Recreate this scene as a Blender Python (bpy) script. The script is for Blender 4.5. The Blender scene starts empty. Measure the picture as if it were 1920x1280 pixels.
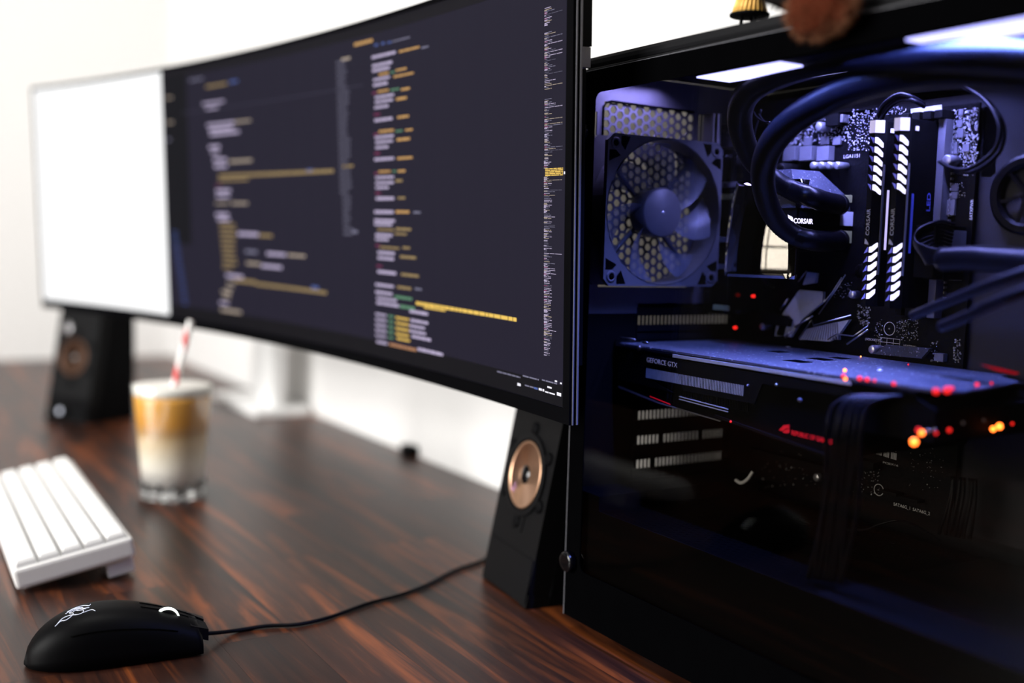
import bpy, bmesh, math, random
from mathutils import Vector, Matrix, Quaternion, noise
random.seed(7)
S = bpy.context.scene
COL = S.collection
MM = 0.001
# ---------------------------------------------------------------- camera (all lengths in mm, scene in metres)
CP = Vector((-503.56, -711.36, 314.91)); YAW, PIT, ROL = [math.radians(a) for a in (31.66, 5.08, 1.61)]; FPX = 2000.14
Fv = Vector((math.sin(YAW)*math.cos(PIT), math.cos(YAW)*math.cos(PIT), -math.sin(PIT)))
R0 = Vector((math.cos(YAW), -math.sin(YAW), 0)); U0 = R0.cross(Fv)
Rv = R0*math.cos(ROL) + U0*math.sin(ROL); Uv = U0*math.cos(ROL) - R0*math.sin(ROL)
cd = bpy.data.cameras.new('camera'); cam = bpy.data.objects.new('camera', cd); COL.objects.link(cam)
m = Matrix((Rv, Uv, -Fv)).transposed().to_4x4(); m.translation = CP*MM; cam.matrix_world = m
cd.sensor_width = 36; cd.lens = FPX/1920*36; cd.clip_start = 0.02; cd.clip_end = 50
cd.dof.use_dof = True; cd.dof.focus_distance = 0.80; cd.dof.aperture_fstop = 2.1; cd.dof.aperture_blades = 0
S.camera = cam
def at(px, py, ax, val):
    """the point where the sight line through a traced pixel meets the plane axis = val (mm)"""
    d = Fv + Rv*((px-960)/FPX) - Uv*((py-640)/FPX)
    return CP + d*((val-CP[ax])/d[ax])
# ---------------------------------------------------------------- view, world, daylight
S.view_settings.view_transform = 'Standard'; S.view_settings.look = 'None'
S.view_settings.exposure = 0.0; S.view_settings.gamma = 1.0; S.view_settings.use_curve_mapping = False
W = bpy.data.worlds.new('world'); S.world = W; W.use_nodes = True
W.node_tree.nodes['Background'].inputs[0].default_value = (0.85, 0.92, 1.0, 1); W.node_tree.nodes['Background'].inputs[1].default_value = 0.4
WIN_Y = (-520, 1080); WIN_Z = (150, 1500); WALL_X = -2700
def area(name, loc, size, sizey, power, color, rot):
    l = bpy.data.lights.new(name, 'AREA'); l.shape = 'RECTANGLE'; l.size = size*MM; l.size_y = sizey*MM; l.energy = power; l.color = color
    o = bpy.data.objects.new(name, l); COL.objects.link(o); o.location = Vector(loc)*MM; o.rotation_euler = rot; return o
for i in range(2):
    for j in range(3):
        y0 = WIN_Y[0]+(WIN_Y[1]-WIN_Y[0])*i/2; z0 = WIN_Z[0]+(WIN_Z[1]-WIN_Z[0])*j/3
        area('daylight', (WALL_X-60, y0+400, z0+225), 760, 410, 24, (1, 0.985, 0.965), (0, math.radians(-90), 0)).rotation_euler = (math.radians(90), 0, math.radians(-90))
area('led_and_fill_light', (14, -275, 434), 12, 290, 7.4, (0.12, 0.20, 1.0), (0, 0, 0)).data.spread = math.radians(125)
area('led_and_fill_light', (40, -17, 453), 60, 8, .42, (0.34, 0.32, 1.0), (math.radians(8), 0, 0)).data.spread = math.radians(130)  # added light for the top of the rear panel; no strip modelled here
area('led_and_fill_light', (128, -165, 452), 14, 170, 3.0, (0.24, 0.27, 1.0), (0, 0, 0)).data.spread = math.radians(130)  # extra light, added to brighten the board and the tray top
area('added_ceiling_fill', (-520, 450, 1860), 420, 420, 17, (1, 0.985, 0.96), (0, 0, 0))  # overhead fill, added to brighten the wall behind the case
# ---------------------------------------------------------------- materials
def mat(name, col=(.5,.5,.5), rough=.5, metal=0, spec=.5, emit=None, es=1, coat=0, trans=0, ior=1.45, noise_amt=0, noise_scale=50, bump=0):
    m = bpy.data.materials.new(name); m.use_nodes = True; nt = m.node_tree; b = nt.nodes['Principled BSDF']
    b.inputs['Base Color'].default_value = (*col, 1); b.inputs['Roughness'].default_value = rough; b.inputs['Metallic'].default_value = metal
    b.inputs['Specular IOR Level'].default_value = spec; b.inputs['Coat Weight'].default_value = coat
    b.inputs['Transmission Weight'].default_value = trans; b.inputs['IOR'].default_value = ior
    if emit: b.inputs['Emission Color'].default_value = (*emit, 1); b.inputs['Emission Strength'].default_value = es
    if noise_amt or bump:
        tc = nt.nodes.new('ShaderNodeTexCoord'); n = nt.nodes.new('ShaderNodeTexNoise'); n.inputs['Scale'].default_value = noise_scale; n.inputs['Detail'].default_value = 3
        nt.links.new(tc.outputs['Object'], n.inputs['Vector'])
        if noise_amt:
            mx = nt.nodes.new('ShaderNodeMix'); mx.data_type = 'RGBA'; mx.inputs['A'].default_value = (*[c*(1-noise_amt) for c in col], 1); mx.inputs['B'].default_value = (*[min(1, c*(1+noise_amt)) for c in col], 1)
            nt.links.new(n.outputs['Fac'], mx.inputs['Factor']); nt.links.new(mx.outputs['Result'], b.inputs['Base Color'])
        if bump:
            bp = nt.nodes.new('ShaderNodeBump'); bp.inputs['Strength'].default_value = bump; bp.inputs['Distance'].default_value = 0.001
            nt.links.new(n.outputs['Fac'], bp.inputs['Height']); nt.links.new(bp.outputs['Normal'], b.inputs['Normal'])
    return m
M = {}
M['wall'] = mat('painted_wall', (.80,.79,.775), .9, spec=.1, noise_amt=.02, noise_scale=3, bump=.1)
M['ceil'] = mat('ceiling_paint', (.22,.21,.20), .9, spec=.1, noise_amt=.02, noise_scale=3)
M['wall2'] = mat('dark_painted_wall', (.12,.115,.11), .9, spec=.05, noise_amt=.05, noise_scale=3)
M['floor'] = mat('floor_boards', (.22,.14,.09), .5, noise_amt=.3, noise_scale=8)
M['frame'] = mat('window_frame_paint', (.75,.75,.73), .4, noise_amt=.02)
M['black'] = mat('black_plastic', (.004,.004,.0045), .5, spec=.12, noise_amt=.2, noise_scale=300, bump=.05)
M['blackm'] = mat('matte_black', (.0025,.0025,.003), .65, spec=.06, noise_amt=.2, noise_scale=200)
M['gloss'] = mat('glossy_black', (.002,.002,.0025), .12, spec=.5, noise_amt=.2)
M['bezel'] = mat('bezel_black', (.0015,.0015,.002), .6, spec=.015, noise_amt=.2)
M['casemetal'] = mat('case_steel', (.004,.004,.005), .45, metal=0, spec=.16, noise_amt=.2, noise_scale=400)
M['border'] = mat('painted_glass_border', (.001,.001,.0012), .6, spec=.0, noise_amt=.2)
M['tray'] = mat('tray_steel', (.035,.035,.042), .55, metal=0, spec=.2, noise_amt=.08, noise_scale=120)
M['rear'] = mat('rear_steel', (.10,.10,.12), .5, metal=.2, noise_amt=.08, noise_scale=120)
M['dark'] = mat('dark_recess', (.002,.002,.002), .8, spec=0, noise_amt=.2)
M['pcb'] = mat('circuit_board', (.003,.003,.004), .45, spec=.12, noise_amt=.6, noise_scale=350, bump=.3)
M['chip'] = mat('chip_grey', (.16,.16,.18), .4, noise_amt=.1, noise_scale=500)
M['smd'] = mat('solder_silver', (.75,.75,.78), .3, metal=.8, noise_amt=.2, noise_scale=900)
M['silk'] = mat('silkscreen', (.8,.8,.82), .6, noise_amt=.05)
M['silver'] = mat('brushed_silver', (.7,.7,.72), .28, metal=1, noise_amt=.1)
M['heat'] = mat('grey_heatsink', (.50,.52,.54), .45, metal=.1, noise_amt=.15, noise_scale=300)
M['olive'] = mat('olive_clip', (.45,.45,.18), .4, noise_amt=.1)
M['fan'] = mat('fan_plastic', (.075,.075,.082), .45, spec=.4, noise_amt=.1, noise_scale=300)
M['rubber'] = mat('tube_rubber', (.0015,.0015,.003), .34, spec=.16, noise_amt=.2, noise_scale=200)
M['wire'] = mat('wire_sleeve', (.004,.004,.006), .34, spec=.16, noise_amt=.2)
M['white'] = mat('white_plastic', (.83,.82,.80), .45, noise_amt=.02, noise_scale=40)
M['key'] = mat('key_plastic', (.86,.855,.84), .5, noise_amt=.02, noise_scale=60)
M['legend'] = mat('key_legend', (.35,.35,.35), .6, noise_amt=.05)
M['whitem'] = mat('white_metal', (.85,.85,.84), .35, noise_amt=.02)
M['led'] = mat('led_strip_glow', (.8,.8,.9), .4, emit=(.36,.38,1), es=9)
M['ledw'] = mat('memory_light_white', (.8,.8,.9), .4, emit=(.62,.60,1), es=6)
M['capl'] = mat('memory_cap_glow', (.8,.8,.9), .4, emit=(.62,.58,1), es=2.2)
M['ledb'] = mat('memory_light_violet', (.3,.3,.6), .4, emit=(.12,.12,.9), es=1.3)
M['ledline'] = mat('light_bar', (.6,.6,.8), .4, emit=(.55,.5,1), es=3)
M['ledline2'] = mat('blue_light_bar', (.1,.1,.5), .4, emit=(.02,.05,.6), es=.6)
M['red'] = mat('red_led', (.5,.02,.02), .4, emit=(1,.02,.015), es=4)
M['redhot'] = mat('hot_red_led', (.6,.2,.05), .4, emit=(1,.16,.02), es=22)
M['redtext'] = mat('red_print', (.7,.01,.02), .5, emit=(.9,.005,.02), es=.8)
M['greyt'] = mat('grey_print', (.5,.5,.55), .5, emit=(.35,.35,.42), es=.35)
M['wheel'] = mat('lit_wheel', (.8,.85,.8), .4, emit=(.9,1,.85), es=1.4)
M['logo'] = mat('pale_logo', (.6,.62,.7), .4, emit=(.55,.6,.75), es=.55)
M['mousebody'] = mat('soft_black_shell', (.0015,.0015,.0018), .5, spec=.07, noise_amt=.2, noise_scale=300)
M['pumpgloss'] = mat('mirror_gloss_cover', (.30,.30,.30), .02, metal=1, spec=1.0, coat=1)
M['copper'] = mat('copper_cone', (.74,.44,.28), .34, metal=.9, noise_amt=.08)
M['copperdark'] = mat('shaded_copper_cone', (.16,.085,.055), .45, metal=.6, noise_amt=.08)  # darker copy of the copper, with the shade put into the colour
M['foam'] = mat('milk_foam', (.88,.84,.78), .8, noise_amt=.05, noise_scale=90, bump=.4)
M['gold'] = mat('golden_pleats', (.85,.50,.12), .45, metal=.2, noise_amt=.2, noise_scale=80)
M['brown'] = mat('brown_fur', (.065,.014,.006), .9, spec=.05, noise_amt=.4, noise_scale=120, bump=.5)
M['tanfur'] = mat('tan_fur', (.20,.085,.045), .9, spec=.05, noise_amt=.3, noise_scale=120)
M['blackfur'] = mat('black_fur', (.012,.010,.010), .95, spec=.05, noise_amt=.4, noise_scale=120, bump=.5)
M['strawW'] = mat('straw_white', (.9,.88,.86), .5, noise_amt=.02)
M['strawR'] = mat('straw_red', (.75,.05,.05), .5, noise_amt=.05)
def speckle(name, col, flake, scale, rough=.4):
    m = mat(name, col, rough, metal=.25, spec=.35); nt = m.node_tree; b = nt.nodes['Principled BSDF']
    tc = nt.nodes.new('ShaderNodeTexCoord'); v = nt.nodes.new('ShaderNodeTexVoronoi'); v.inputs['Scale'].default_value = scale
    nt.links.new(tc.outputs['Object'], v.inputs['Vector'])
    r = nt.nodes.new('ShaderNodeValToRGB'); r.color_ramp.elements[0].position = .84; r.color_ramp.elements[1].position = .95
    r.color_ramp.elements[0].color = (*col, 1); r.color_ramp.elements[1].color = (*flake, 1)
    nt.links.new(v.outputs['Color'], r.inputs['Fac']); nt.links.new(r.outputs['Color'], b.inputs['Base Color']); 
    bp = nt.nodes.new('ShaderNodeBump'); bp.inputs['Strength'].default_value = .35; bp.inputs['Distance'].default_value = .0005
    nt.links.new(v.outputs['Distance'], bp.inputs['Height']); nt.links.new(bp.outputs['Normal'], b.inputs['Normal']); return m
M['flake'] = speckle('speckled_metal_paint', (.095,.10,.125), (.9,.9,.95), 750)
M['flaked'] = speckle('dark_speckled_paint', (.05,.055,.075), (.5,.5,.6), 1100)
def glassmat(name, tint, gloss_fac, rough=0.0, gcol=(1,1,1)):
    m = bpy.data.materials.new(name); m.use_nodes = True; nt = m.node_tree; nt.nodes.clear()
    o = nt.nodes.new('ShaderNodeOutputMaterial'); mx = nt.nodes.new('ShaderNodeMixShader'); t = nt.nodes.new('ShaderNodeBsdfTransparent'); g = nt.nodes.new('ShaderNodeBsdfGlossy')
    t.inputs[0].default_value = (*tint, 1); g.inputs['Color'].default_value = (*gcol, 1); g.inputs['Roughness'].default_value = rough; mx.inputs[0].default_value = gloss_fac
    nt.links.new(t.outputs[0], mx.inputs[1]); nt.links.new(g.outputs[0], mx.inputs[2]); nt.links.new(mx.outputs[0], o.inputs[0]); return m
M['tinted'] = glassmat('smoked_tempered_glass', (.60,.585,.56), .011, .01)   # two faces are crossed
def blademat():
    m = bpy.data.materials.new('smoky_blade'); m.use_nodes = True; nt = m.node_tree; b = nt.nodes['Principled BSDF']; o = nt.nodes['Material Output']
    b.inputs['Base Color'].default_value = (.14,.15,.18,1); b.inputs['Roughness'].default_value = .35
    t = nt.nodes.new('ShaderNodeBsdfTransparent'); t.inputs[0].default_value = (.75,.77,.85,1); mx = nt.nodes.new('ShaderNodeMixShader'); mx.inputs[0].default_value = .30
    nt.links.new(t.outputs[0], mx.inputs[1]); nt.links.new(b.outputs[0], mx.inputs[2]); nt.links.new(mx.outputs[0], o.inputs[0]); return m
M['blade'] = blademat()
def wood():
    m = bpy.data.materials.new('walnut'); m.use_nodes = True; nt = m.node_tree; b = nt.nodes['Principled BSDF']; N = nt.nodes.new; Lk = nt.links.new
    tc = N('ShaderNodeTexCoord'); oi = N('ShaderNodeObjectInfo'); mp = N('ShaderNodeMapping'); mp.inputs['Scale'].default_value = (16, 1.1, 16)
    ad = N('ShaderNodeVectorMath'); ad.operation = 'ADD'; sc = N('ShaderNodeVectorMath'); sc.operation = 'SCALE'; cmb = N('ShaderNodeCombineXYZ')
    Lk(oi.outputs['Random'], cmb.inputs[0]); Lk(oi.outputs['Random'], cmb.inputs[1]); Lk(cmb.outputs[0], sc.inputs[0]); sc.inputs['Scale'].default_value = 9
    Lk(tc.outputs['Object'], ad.inputs[0]); Lk(sc.outputs[0], ad.inputs[1]); Lk(ad.outputs[0], mp.inputs['Vector'])
    n = N('ShaderNodeTexNoise'); n.inputs['Scale'].default_value = 2.2; n.inputs['Detail'].default_value = 8; n.inputs['Roughness'].default_value = .62; n.inputs['Distortion'].default_value = 1.4; Lk(mp.outputs[0], n.inputs['Vector'])
    r = N('ShaderNodeValToRGB'); e = r.color_ramp.elements; e[0].position = .34; e[0].color = (.010,.004,.003,1); e[1].position = .70; e[1].color = (.21,.052,.010,1)
    k = r.color_ramp.elements.new(.5); k.color = (.038,.011,.005,1); Lk(n.outputs['Fac'], r.inputs['Fac'])
    hv = N('ShaderNodeHueSaturation'); mr = N('ShaderNodeMapRange'); mr.inputs['To Min'].default_value = .55; mr.inputs['To Max'].default_value = 1.35
    Lk(oi.outputs['Random'], mr.inputs['Value']); Lk(mr.outputs[0], hv.inputs['Value']); Lk(r.outputs[0], hv.inputs['Color']); Lk(hv.outputs[0], b.inputs['Base Color'])
    b.inputs['Roughness'].default_value = .38; b.inputs['Specular IOR Level'].default_value = .34
    n2 = N('ShaderNodeTexNoise'); n2.inputs['Scale'].default_value = 14; Lk(mp.outputs[0], n2.inputs['Vector']); bp = N('ShaderNodeBump'); bp.inputs['Strength'].default_value = .12; bp.inputs['Distance'].default_value = .001
    Lk(n2.outputs['Fac'], bp.inputs['Height']); Lk(bp.outputs['Normal'], b.inputs['Normal']); return m
M['wood'] = wood()
def coffee():
    m = mat('layered_coffee', (.5,.3,.1), .4); nt = m.node_tree; b = nt.nodes['Principled BSDF']; N = nt.nodes.new; Lk = nt.links.new
    g = N('ShaderNodeNewGeometry'); s = N('ShaderNodeSeparateXYZ'); r = N('ShaderNodeValToRGB'); mr = N('ShaderNodeMapRange')
    Lk(g.outputs['Position'], s.inputs[0]); Lk(s.outputs['Z'], mr.inputs['Value']); mr.inputs['From Min'].default_value = .012; mr.inputs['From Max'].default_value = .120; Lk(mr.outputs[0], r.inputs['Fac']); Lk(r.outputs[0], b.inputs['Base Color'])
    e = r.color_ramp.elements; e[0].position = .1; e[0].color = (.95,.90,.86,1); e[1].position = .95; e[1].color = (.78,.38,.07,1)
    for p, c in ((.36,(.86,.76,.62,1)), (.55,(.74,.55,.34,1)), (.66,(.50,.28,.11,1)), (.76,(.66,.30,.05,1))): k = r.color_ramp.elements.new(p); k.color = c
    return m
M['coffee'] = coffee()
g = mat('clear_glass', (.97,.98,.98), 0.02, trans=1, ior=1.45); M['clear'] = g; M['thinglass'] = glassmat('thin_clear_glass', (.97,.98,.98), .07, .01)
def scr(name, c, k=1, spec=.06): return mat(name, (.002,.002,.0025), .45, spec=spec, emit=c, es=k)
def s2l(*c): return tuple(((v/255+.055)/1.055)**2.4 if v > 10 else v/255/12.92 for v in c)
TXT = dict(l=(188,176,206), o=(200,155,95), b=(80,98,160), g=(120,118,140), e=(95,140,110), m=(125,50,88), d=(150,128,88), y=(235,195,95), k=(180,130,95), t=(170,155,140), h=(60,58,75), w=(240,238,250), n=(90,88,105), v=(60,75,130))
for k, c in TXT.items(): M['t_'+k] = scr('code_colour_'+{'l':'lavender','o':'orange','b':'blue','g':'grey','e':'green','m':'magenta','d':'gold','y':'yellow','k':'tan','t':'sand','h':'faint','w':'white','n':'slate','v':'navy'}[k], s2l(*c), 1.1)
M['scr_bg'] = scr('editor_background', s2l(31,28,44)); M['scr_side'] = scr('sidebar_background', s2l(14,14,20)); M['scr_white'] = scr('white_page', (1,1,1), 1.15); M['scr_bar'] = scr('taskbar_background', s2l(14,13,18))
M['scr_top'] = scr('title_bar_background', s2l(22,20,26))
# ---------------------------------------------------------------- mesh helpers
LOC = {}
def tag(o, label=None, cat=None, group=None, kind=None):
    for k, v in (('label', label), ('category', cat), ('group', group), ('kind', kind)):
        if v: o[k] = v
    return o
def thing(name, label, cat, loc=(0,0,0), group=None):
    o = bpy.data.objects.new(name, None); COL.objects.link(o); o.empty_display_size = .02; o.location = Vector(loc)*MM; LOC[o.name] = Vector(loc)
    return tag(o, label, cat, group)
def link(name, me, parent=None, smooth=False):
    o = bpy.data.objects.new(name, me); COL.objects.link(o)
    if parent: o.parent = parent; LOC[o.name] = LOC.get(parent.name, Vector())
    return o
class MB:
    def __init__(s): s.v = []; s.f = []; s.mi = []; s.sm = []
    def add(s, vs, fs, mi=0, sm=False):
        n = len(s.v); s.v += [Vector(v) for v in vs]; s.f += [[i+n for i in f] for f in fs]; s.mi += [mi]*len(fs); s.sm += [sm]*len(fs); return s
    def box(s, x0, x1, y0, y1, z0, z1, b=0, mi=0, T=None):
        if b <= 0:
            vs = [Vector((x, y, z)) for z in (z0, z1) for y in (y0, y1) for x in (x0, x1)]
            fs = [(0,2,3,1),(4,5,7,6),(0,1,5,4),(1,3,7,5),(3,2,6,7),(2,0,4,6)]
        else:
            bm = bmesh.new(); bmesh.ops.create_cube(bm, size=1)
            for v in bm.verts: v.co = Vector((x0+(x1-x0)*(v.co.x+.5), y0+(y1-y0)*(v.co.y+.5), z0+(z1-z0)*(v.co.z+.5)))
            bmesh.ops.bevel(bm, geom=bm.edges[:], offset=b, segments=2, affect='EDGES', profile=.6)
            bm.verts.index_update(); vs = [v.co.copy() for v in bm.verts]; fs = [[v.index for v in f.verts] for f in bm.faces]; bm.free()
        if T: vs = [T @ v for v in vs]
        return s.add(vs, fs, mi)
    def lathe(s, c, axis, prof, n=32, mi=0, sm=True, sx=1, ang0=0, ring=False):
        """prof: (radius, height along axis) pairs"""
        a = Vector(axis).normalized(); q = Vector((0,0,1)).rotation_difference(a); vs = []; fs = []; c = Vector(c)
        for r, h in prof:
            for i in range(n):
                t = 2*math.pi*i/n+ang0; vs.append(c + q @ Vector((r*math.cos(t)*sx, r*math.sin(t), h)))
        for k in range(len(prof)-1):
            for i in range(n): j = (i+1) % n; fs.append((k*n+i, k*n+j, (k+1)*n+j, (k+1)*n+i))
        if ring:
            L = len(prof)-1; fs += [(L*n+i, L*n+(i+1) % n, (i+1) % n, i) for i in range(n)]
            return s.add(vs, fs, mi, False)
        if prof[0][0] > 0: fs.append(tuple(reversed(range(n))))
        if prof[-1][0] > 0: fs.append(tuple(range((len(prof)-1)*n, len(prof)*n)))
        return s.add(vs, fs, mi, sm)
    def cyl(s, p0, p1, r, n=16, mi=0, r1=None):
        p0 = Vector(p0); p1 = Vector(p1); d = p1-p0; return s.lathe(p0, d, [(r, 0), (r if r1 is None else r1, d.length)], n, mi, True)
    def tube(s, pts, r, n=8, mi=0, rib=0, caps=True):
        pts = [Vector(p) for p in pts]; rings = []; t0 = (pts[1]-pts[0]).normalized(); u = t0.orthogonal().normalized(); vs = []; fs = []
        for i, p in enumerate(pts):
            t = (pts[min(i+1, len(pts)-1)]-pts[max(i-1, 0)]).normalized(); u = (u - t*u.dot(t)).normalized(); w = t.cross(u)
            rr = (r[i] if isinstance(r, (list, tuple)) else r) + (rib if i % 2 else 0)
            for k in range(n): a = 2*math.pi*k/n; vs.append(p + u*(math.cos(a)*rr) + w*(math.sin(a)*rr))
        for i in range(len(pts)-1):
            for k in range(n): j = (k+1) % n; fs.append((i*n+k, i*n+j, (i+1)*n+j, (i+1)*n+k))
        if caps: fs.append(tuple(reversed(range(n)))); fs.append(tuple(range((len(pts)-1)*n, len(pts)*n)))
        return s.add(vs, fs, mi, True)
    def prism(s, poly, d, mi=0):
        """poly: list of 3-D points, d: extrusion vector"""
        P = [Vector(p) for p in poly]; d = Vector(d); n = len(P)
        return s.add(P+[p+d for p in P], [tuple(reversed(range(n))), tuple(range(n, 2*n))]+[(i, (i+1) % n, n+(i+1) % n, n+i) for i in range(n)], mi)
    def build(s, name, mats, parent=None, normals=True):
        off = LOC.get(parent.name, Vector()) if parent else Vector()
        me = bpy.data.meshes.new(name); me.from_pydata([(v-off)*MM for v in s.v], [], s.f)
        for mm in (mats if isinstance(mats, (list, tuple)) else [mats]): me.materials.append(M[mm] if isinstance(mm, str) else mm)
        me.polygons.foreach_set('material_index', s.mi); me.polygons.foreach_set('use_smooth', s.sm); 
        if normals:
            bm = bmesh.new(); bm.from_mesh(me); bmesh.ops.recalc_face_normals(bm, faces=bm.faces); bm.to_mesh(me); bm.free()
        me.update(); return link(name, me, parent)
def spline(P, n=12):
    P = [Vector(p) for p in P]; Q = [P[0]*2-P[1]]+P+[P[-1]*2-P[-2]]; out = []
    for i in range(1, len(Q)-2):
        a, b, c, d = Q[i-1:i+3]
        for k in range(n):
            t = k/n; out.append(.5*((2*b)+(c-a)*t+(2*a-5*b+4*c-d)*t*t+(3*b-a-3*c+d)*t**3))
    return out+[P[-1]]
def resample(P, step):
    out = [P[0]]; acc = 0
    for a, b in zip(P, P[1:]):
        L = (b-a).length
        if L < 1e-9: continue
        while acc+L >= step:
            t = (step-acc)/L; a = a.lerp(b, t); out.append(a); L = (b-a).length; acc = 0
            if L < 1e-9: break
        acc += L
    return out
def text(body, origin, right, up, size, m, parent, name='lettering', depth=.15, bold=0, width=None, align='LEFT'):
    cu = bpy.data.curves.new('t', 'FONT'); cu.body = body; cu.size = size; cu.extrude = depth/2; cu.offset = bold; cu.resolution_u = 3; cu.align_x = align
    o = bpy.data.objects.new('t', cu); COL.objects.link(o); bpy.context.view_layer.update(); dg = bpy.context.evaluated_depsgraph_get()
    me = bpy.data.meshes.new_from_object(o.evaluated_get(dg)); bpy.data.objects.remove(o); me.name = name
    r = Vector(right).normalized(); u = Vector(up).normalized(); n = r.cross(u); off = LOC.get(parent.name, Vector()) if parent else Vector()
    xs = [v.co.x for v in me.vertices]; k = 1
    if width and xs: k = width/(max(xs)-min(xs))
    for v in me.vertices: v.co = (Vector(origin)+r*(v.co.x*k)+u*v.co.y+n*v.co.z-off)*MM
    me.materials.clear(); me.materials.append(M[m]); return link(name, me, parent)
def B(name, x0, x1, y0, y1, z0, z1, m, parent=None, b=0): return MB().box(x0, x1, y0, y1, z0, z1, b).build(name, m, parent)
def copy_tree(o, parent=None):
    c = o.copy(); COL.objects.link(c); c.parent = parent
    if parent: LOC[c.name] = LOC.get(parent.name, Vector())
    for ch in list(o.children): copy_tree(ch, c)
    return c
# ================================================================ setting
def struct(o): o['kind'] = 'structure'; return o
BY = 2180; RX = 205
struct(B('wall_back', -620, RX+60, BY, BY+60, -740, 1900, 'wall'))
struct(B('wall_far', -2700, -620, BY, BY+60, -740, 1900, 'wall2'))  # unseen dark stretch, added to keep reflections in the case glass dark
struct(B('wall_right', RX, RX+60, -2600, BY, -740, 1900, 'wall'))
struct(B('floor', WALL_X-60, RX+60, -2660, BY+60, -780, -740, 'floor'))
struct(B('ceiling', WALL_X-60, RX+60, -2660, BY+60, 1900, 1940, 'ceil'))
struct(B('wall_front', WALL_X, RX+60, -2660, -2600, -740, 1900, 'wall2'))
w = MB(); y0, y1 = WIN_Y; z0, z1 = WIN_Z
w.box(WALL_X-60, WALL_X, -2660, y0, -740, 1900); w.box(WALL_X-60, WALL_X, y1, BY+60, -740, 1900); w.box(WALL_X-60, WALL_X, y0, y1, -740, z0); w.box(WALL_X-60, WALL_X, y0, y1, z1, 1900)
struct(w.build('wall_left', 'wall2'))
w = MB()
w.box(WALL_X-50, WALL_X+8, y0-40, y0+20, z0-40, z1+40); w.box(WALL_X-50, WALL_X+8, y1-20, y1+40, z0-40, z1+40); w.box(WALL_X-50, WALL_X+8, y0, y1, z0-40, z0+20); w.box(WALL_X-50, WALL_X+8, y0, y1, z1-20, z1+40)
w.box(WALL_X-50, WALL_X, (y0+y1)/2-20, (y0+y1)/2+20, z0, z1)
for j in (1, 2): zz = z0+(z1-z0)*j/3; w.box(WALL_X-50, WALL_X, y0, y1, zz-18, zz+18)
struct(w.build('window_1', 'frame'))
# desk: staves glued side by side on a slab
DX0, DX1, DY0, DY1 = -915, 203, -740, 2176
desk = thing('desk', 'long dark walnut desk of glued staves filling the room corner', 'desk', (-350, 700, -740))
B('tabletop_core', DX0, DX1, DY0, DY1, -34, -4.2, 'wood', desk)
for (x, y) in ((DX0+60, DY0+60), (DX1-60, DY0+60), (DX0+60, DY1-60), (DX1-60, DY1-60)): B('leg', x-35, x+35, y-35, y+35, -740, -34, 'wood', desk, 3)
nrow = 19; wrow = (DX1-DX0)/nrow; rr = random.Random(3); meshes = {}
for i in range(nrow):
    y = DY0-rr.random()*500
    while y < DY1:
        L = rr.choice((520, 640, 760, 900)); a = max(y, DY0); b2 = min(y+L, DY1); y += L
        if b2-a < 20: continue
        key = round(b2-a)
        if key not in meshes:
            o = MB().box(0, wrow-.15, 0, key-.15, -4, 0).build('plank', 'wood', None); meshes[key] = o.data; bpy.data.objects.remove(o)
        o = link('plank', meshes[key], desk); o.location = (Vector((DX0+i*wrow, a, 0))-LOC[desk.name])*MM
# ================================================================ monitor
MX = (-93.844, 533.2311, 193.8929, -1.4064, 1209.5728, 340.4045, -.0417, 3017.79, -.0119)
def mp(s, t, n=0):
    cx, cy, z0, ya, W_, H_, tl, Rc, ro = MX
    lx = Rc*math.sin(s/Rc); ly = Rc*(1-math.cos(s/Rc))
    A = Vector((math.cos(ya), math.sin(ya), 0)); N = Vector((math.sin(ya), -math.cos(ya), 0)); Z = Vector((0,0,1))
    Nt = N*math.cos(tl)+Z*math.sin(tl); Ut = Z*math.cos(tl)-N*math.sin(tl); X2 = A*math.cos(ro)+Ut*math.sin(ro); U2 = Ut*math.cos(ro)-A*math.sin(ro)
    nn = Nt*math.cos(s/Rc)-X2*math.sin(s/Rc)
    return Vector((cx, cy, z0))+X2*lx+Nt*ly+U2*t+nn*n
def slab(mb, s0, s1, t0, t1, n0, n1, seg=None, mi=0):
    seg = seg or max(1, int(abs(s1-s0)/40)); vs = []; fs = []
    for i in range(seg+1):
        s = s0+(s1-s0)*i/seg; vs += [mp(s,t0,n0), mp(s,t1,n0), mp(s,t1,n1), mp(s,t0,n1)]
    for i in range(seg):
        a = i*4; b = a+4
        for k in range(4): j = (k+1) % 4; fs.append((a+k, a+j, b+j, b+k))
    fs += [(3,2,1,0), (seg*4, seg*4+1, seg*4+2, seg*4+3)]; mb.add(vs, fs, mi); return mb
HW, HH = 604.8, 340.4
mon = thing('ultrawide_monitor', 'very wide curved black monitor showing code and a white page', 'monitor', tuple(mp(0,0)))
slab(MB(), -HW, HW, 0, HH, -6, -1.2).build('display_panel', 'bezel', mon)
fb = MB(); slab(fb, -HW, HW, 0, 11.5, -1.2, 1.2); slab(fb, -HW, HW, HH-4, HH, -1.2, 1.2); slab(fb, -HW, -HW+3.6, 11.5, HH-4, -1.2, 1.2, 1); slab(fb, HW-9, HW, 11.5, HH-4, -1.2, 1.2, 1)
fb.build('bezel', 'bezel', mon)
eb = MB(); slab(eb, HW, HW+1.2, 0, HH, -6, -4.6, 1); slab(eb, HW, HW+.8, 0, HH, -2.2, -1.2, 1); eb.build('edge_trim', 'chip', mon)
hb = MB(); slab(hb, -HW+60, HW-24, 40, HH-4, -26, -6); slab(hb, HW-60, HW-14, 277, HH-3, -24, -6, 1); slab(hb, -HW+200, HW-200, 70, HH-70, -58, -34); hb.build('back_housing', 'blackm', mon)
hb = MB(); slab(hb, HW-60, HW-14.5, 262, 276.5, -23.5, -6, 1); hb.build('back_badge', 'chip', mon)
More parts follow.
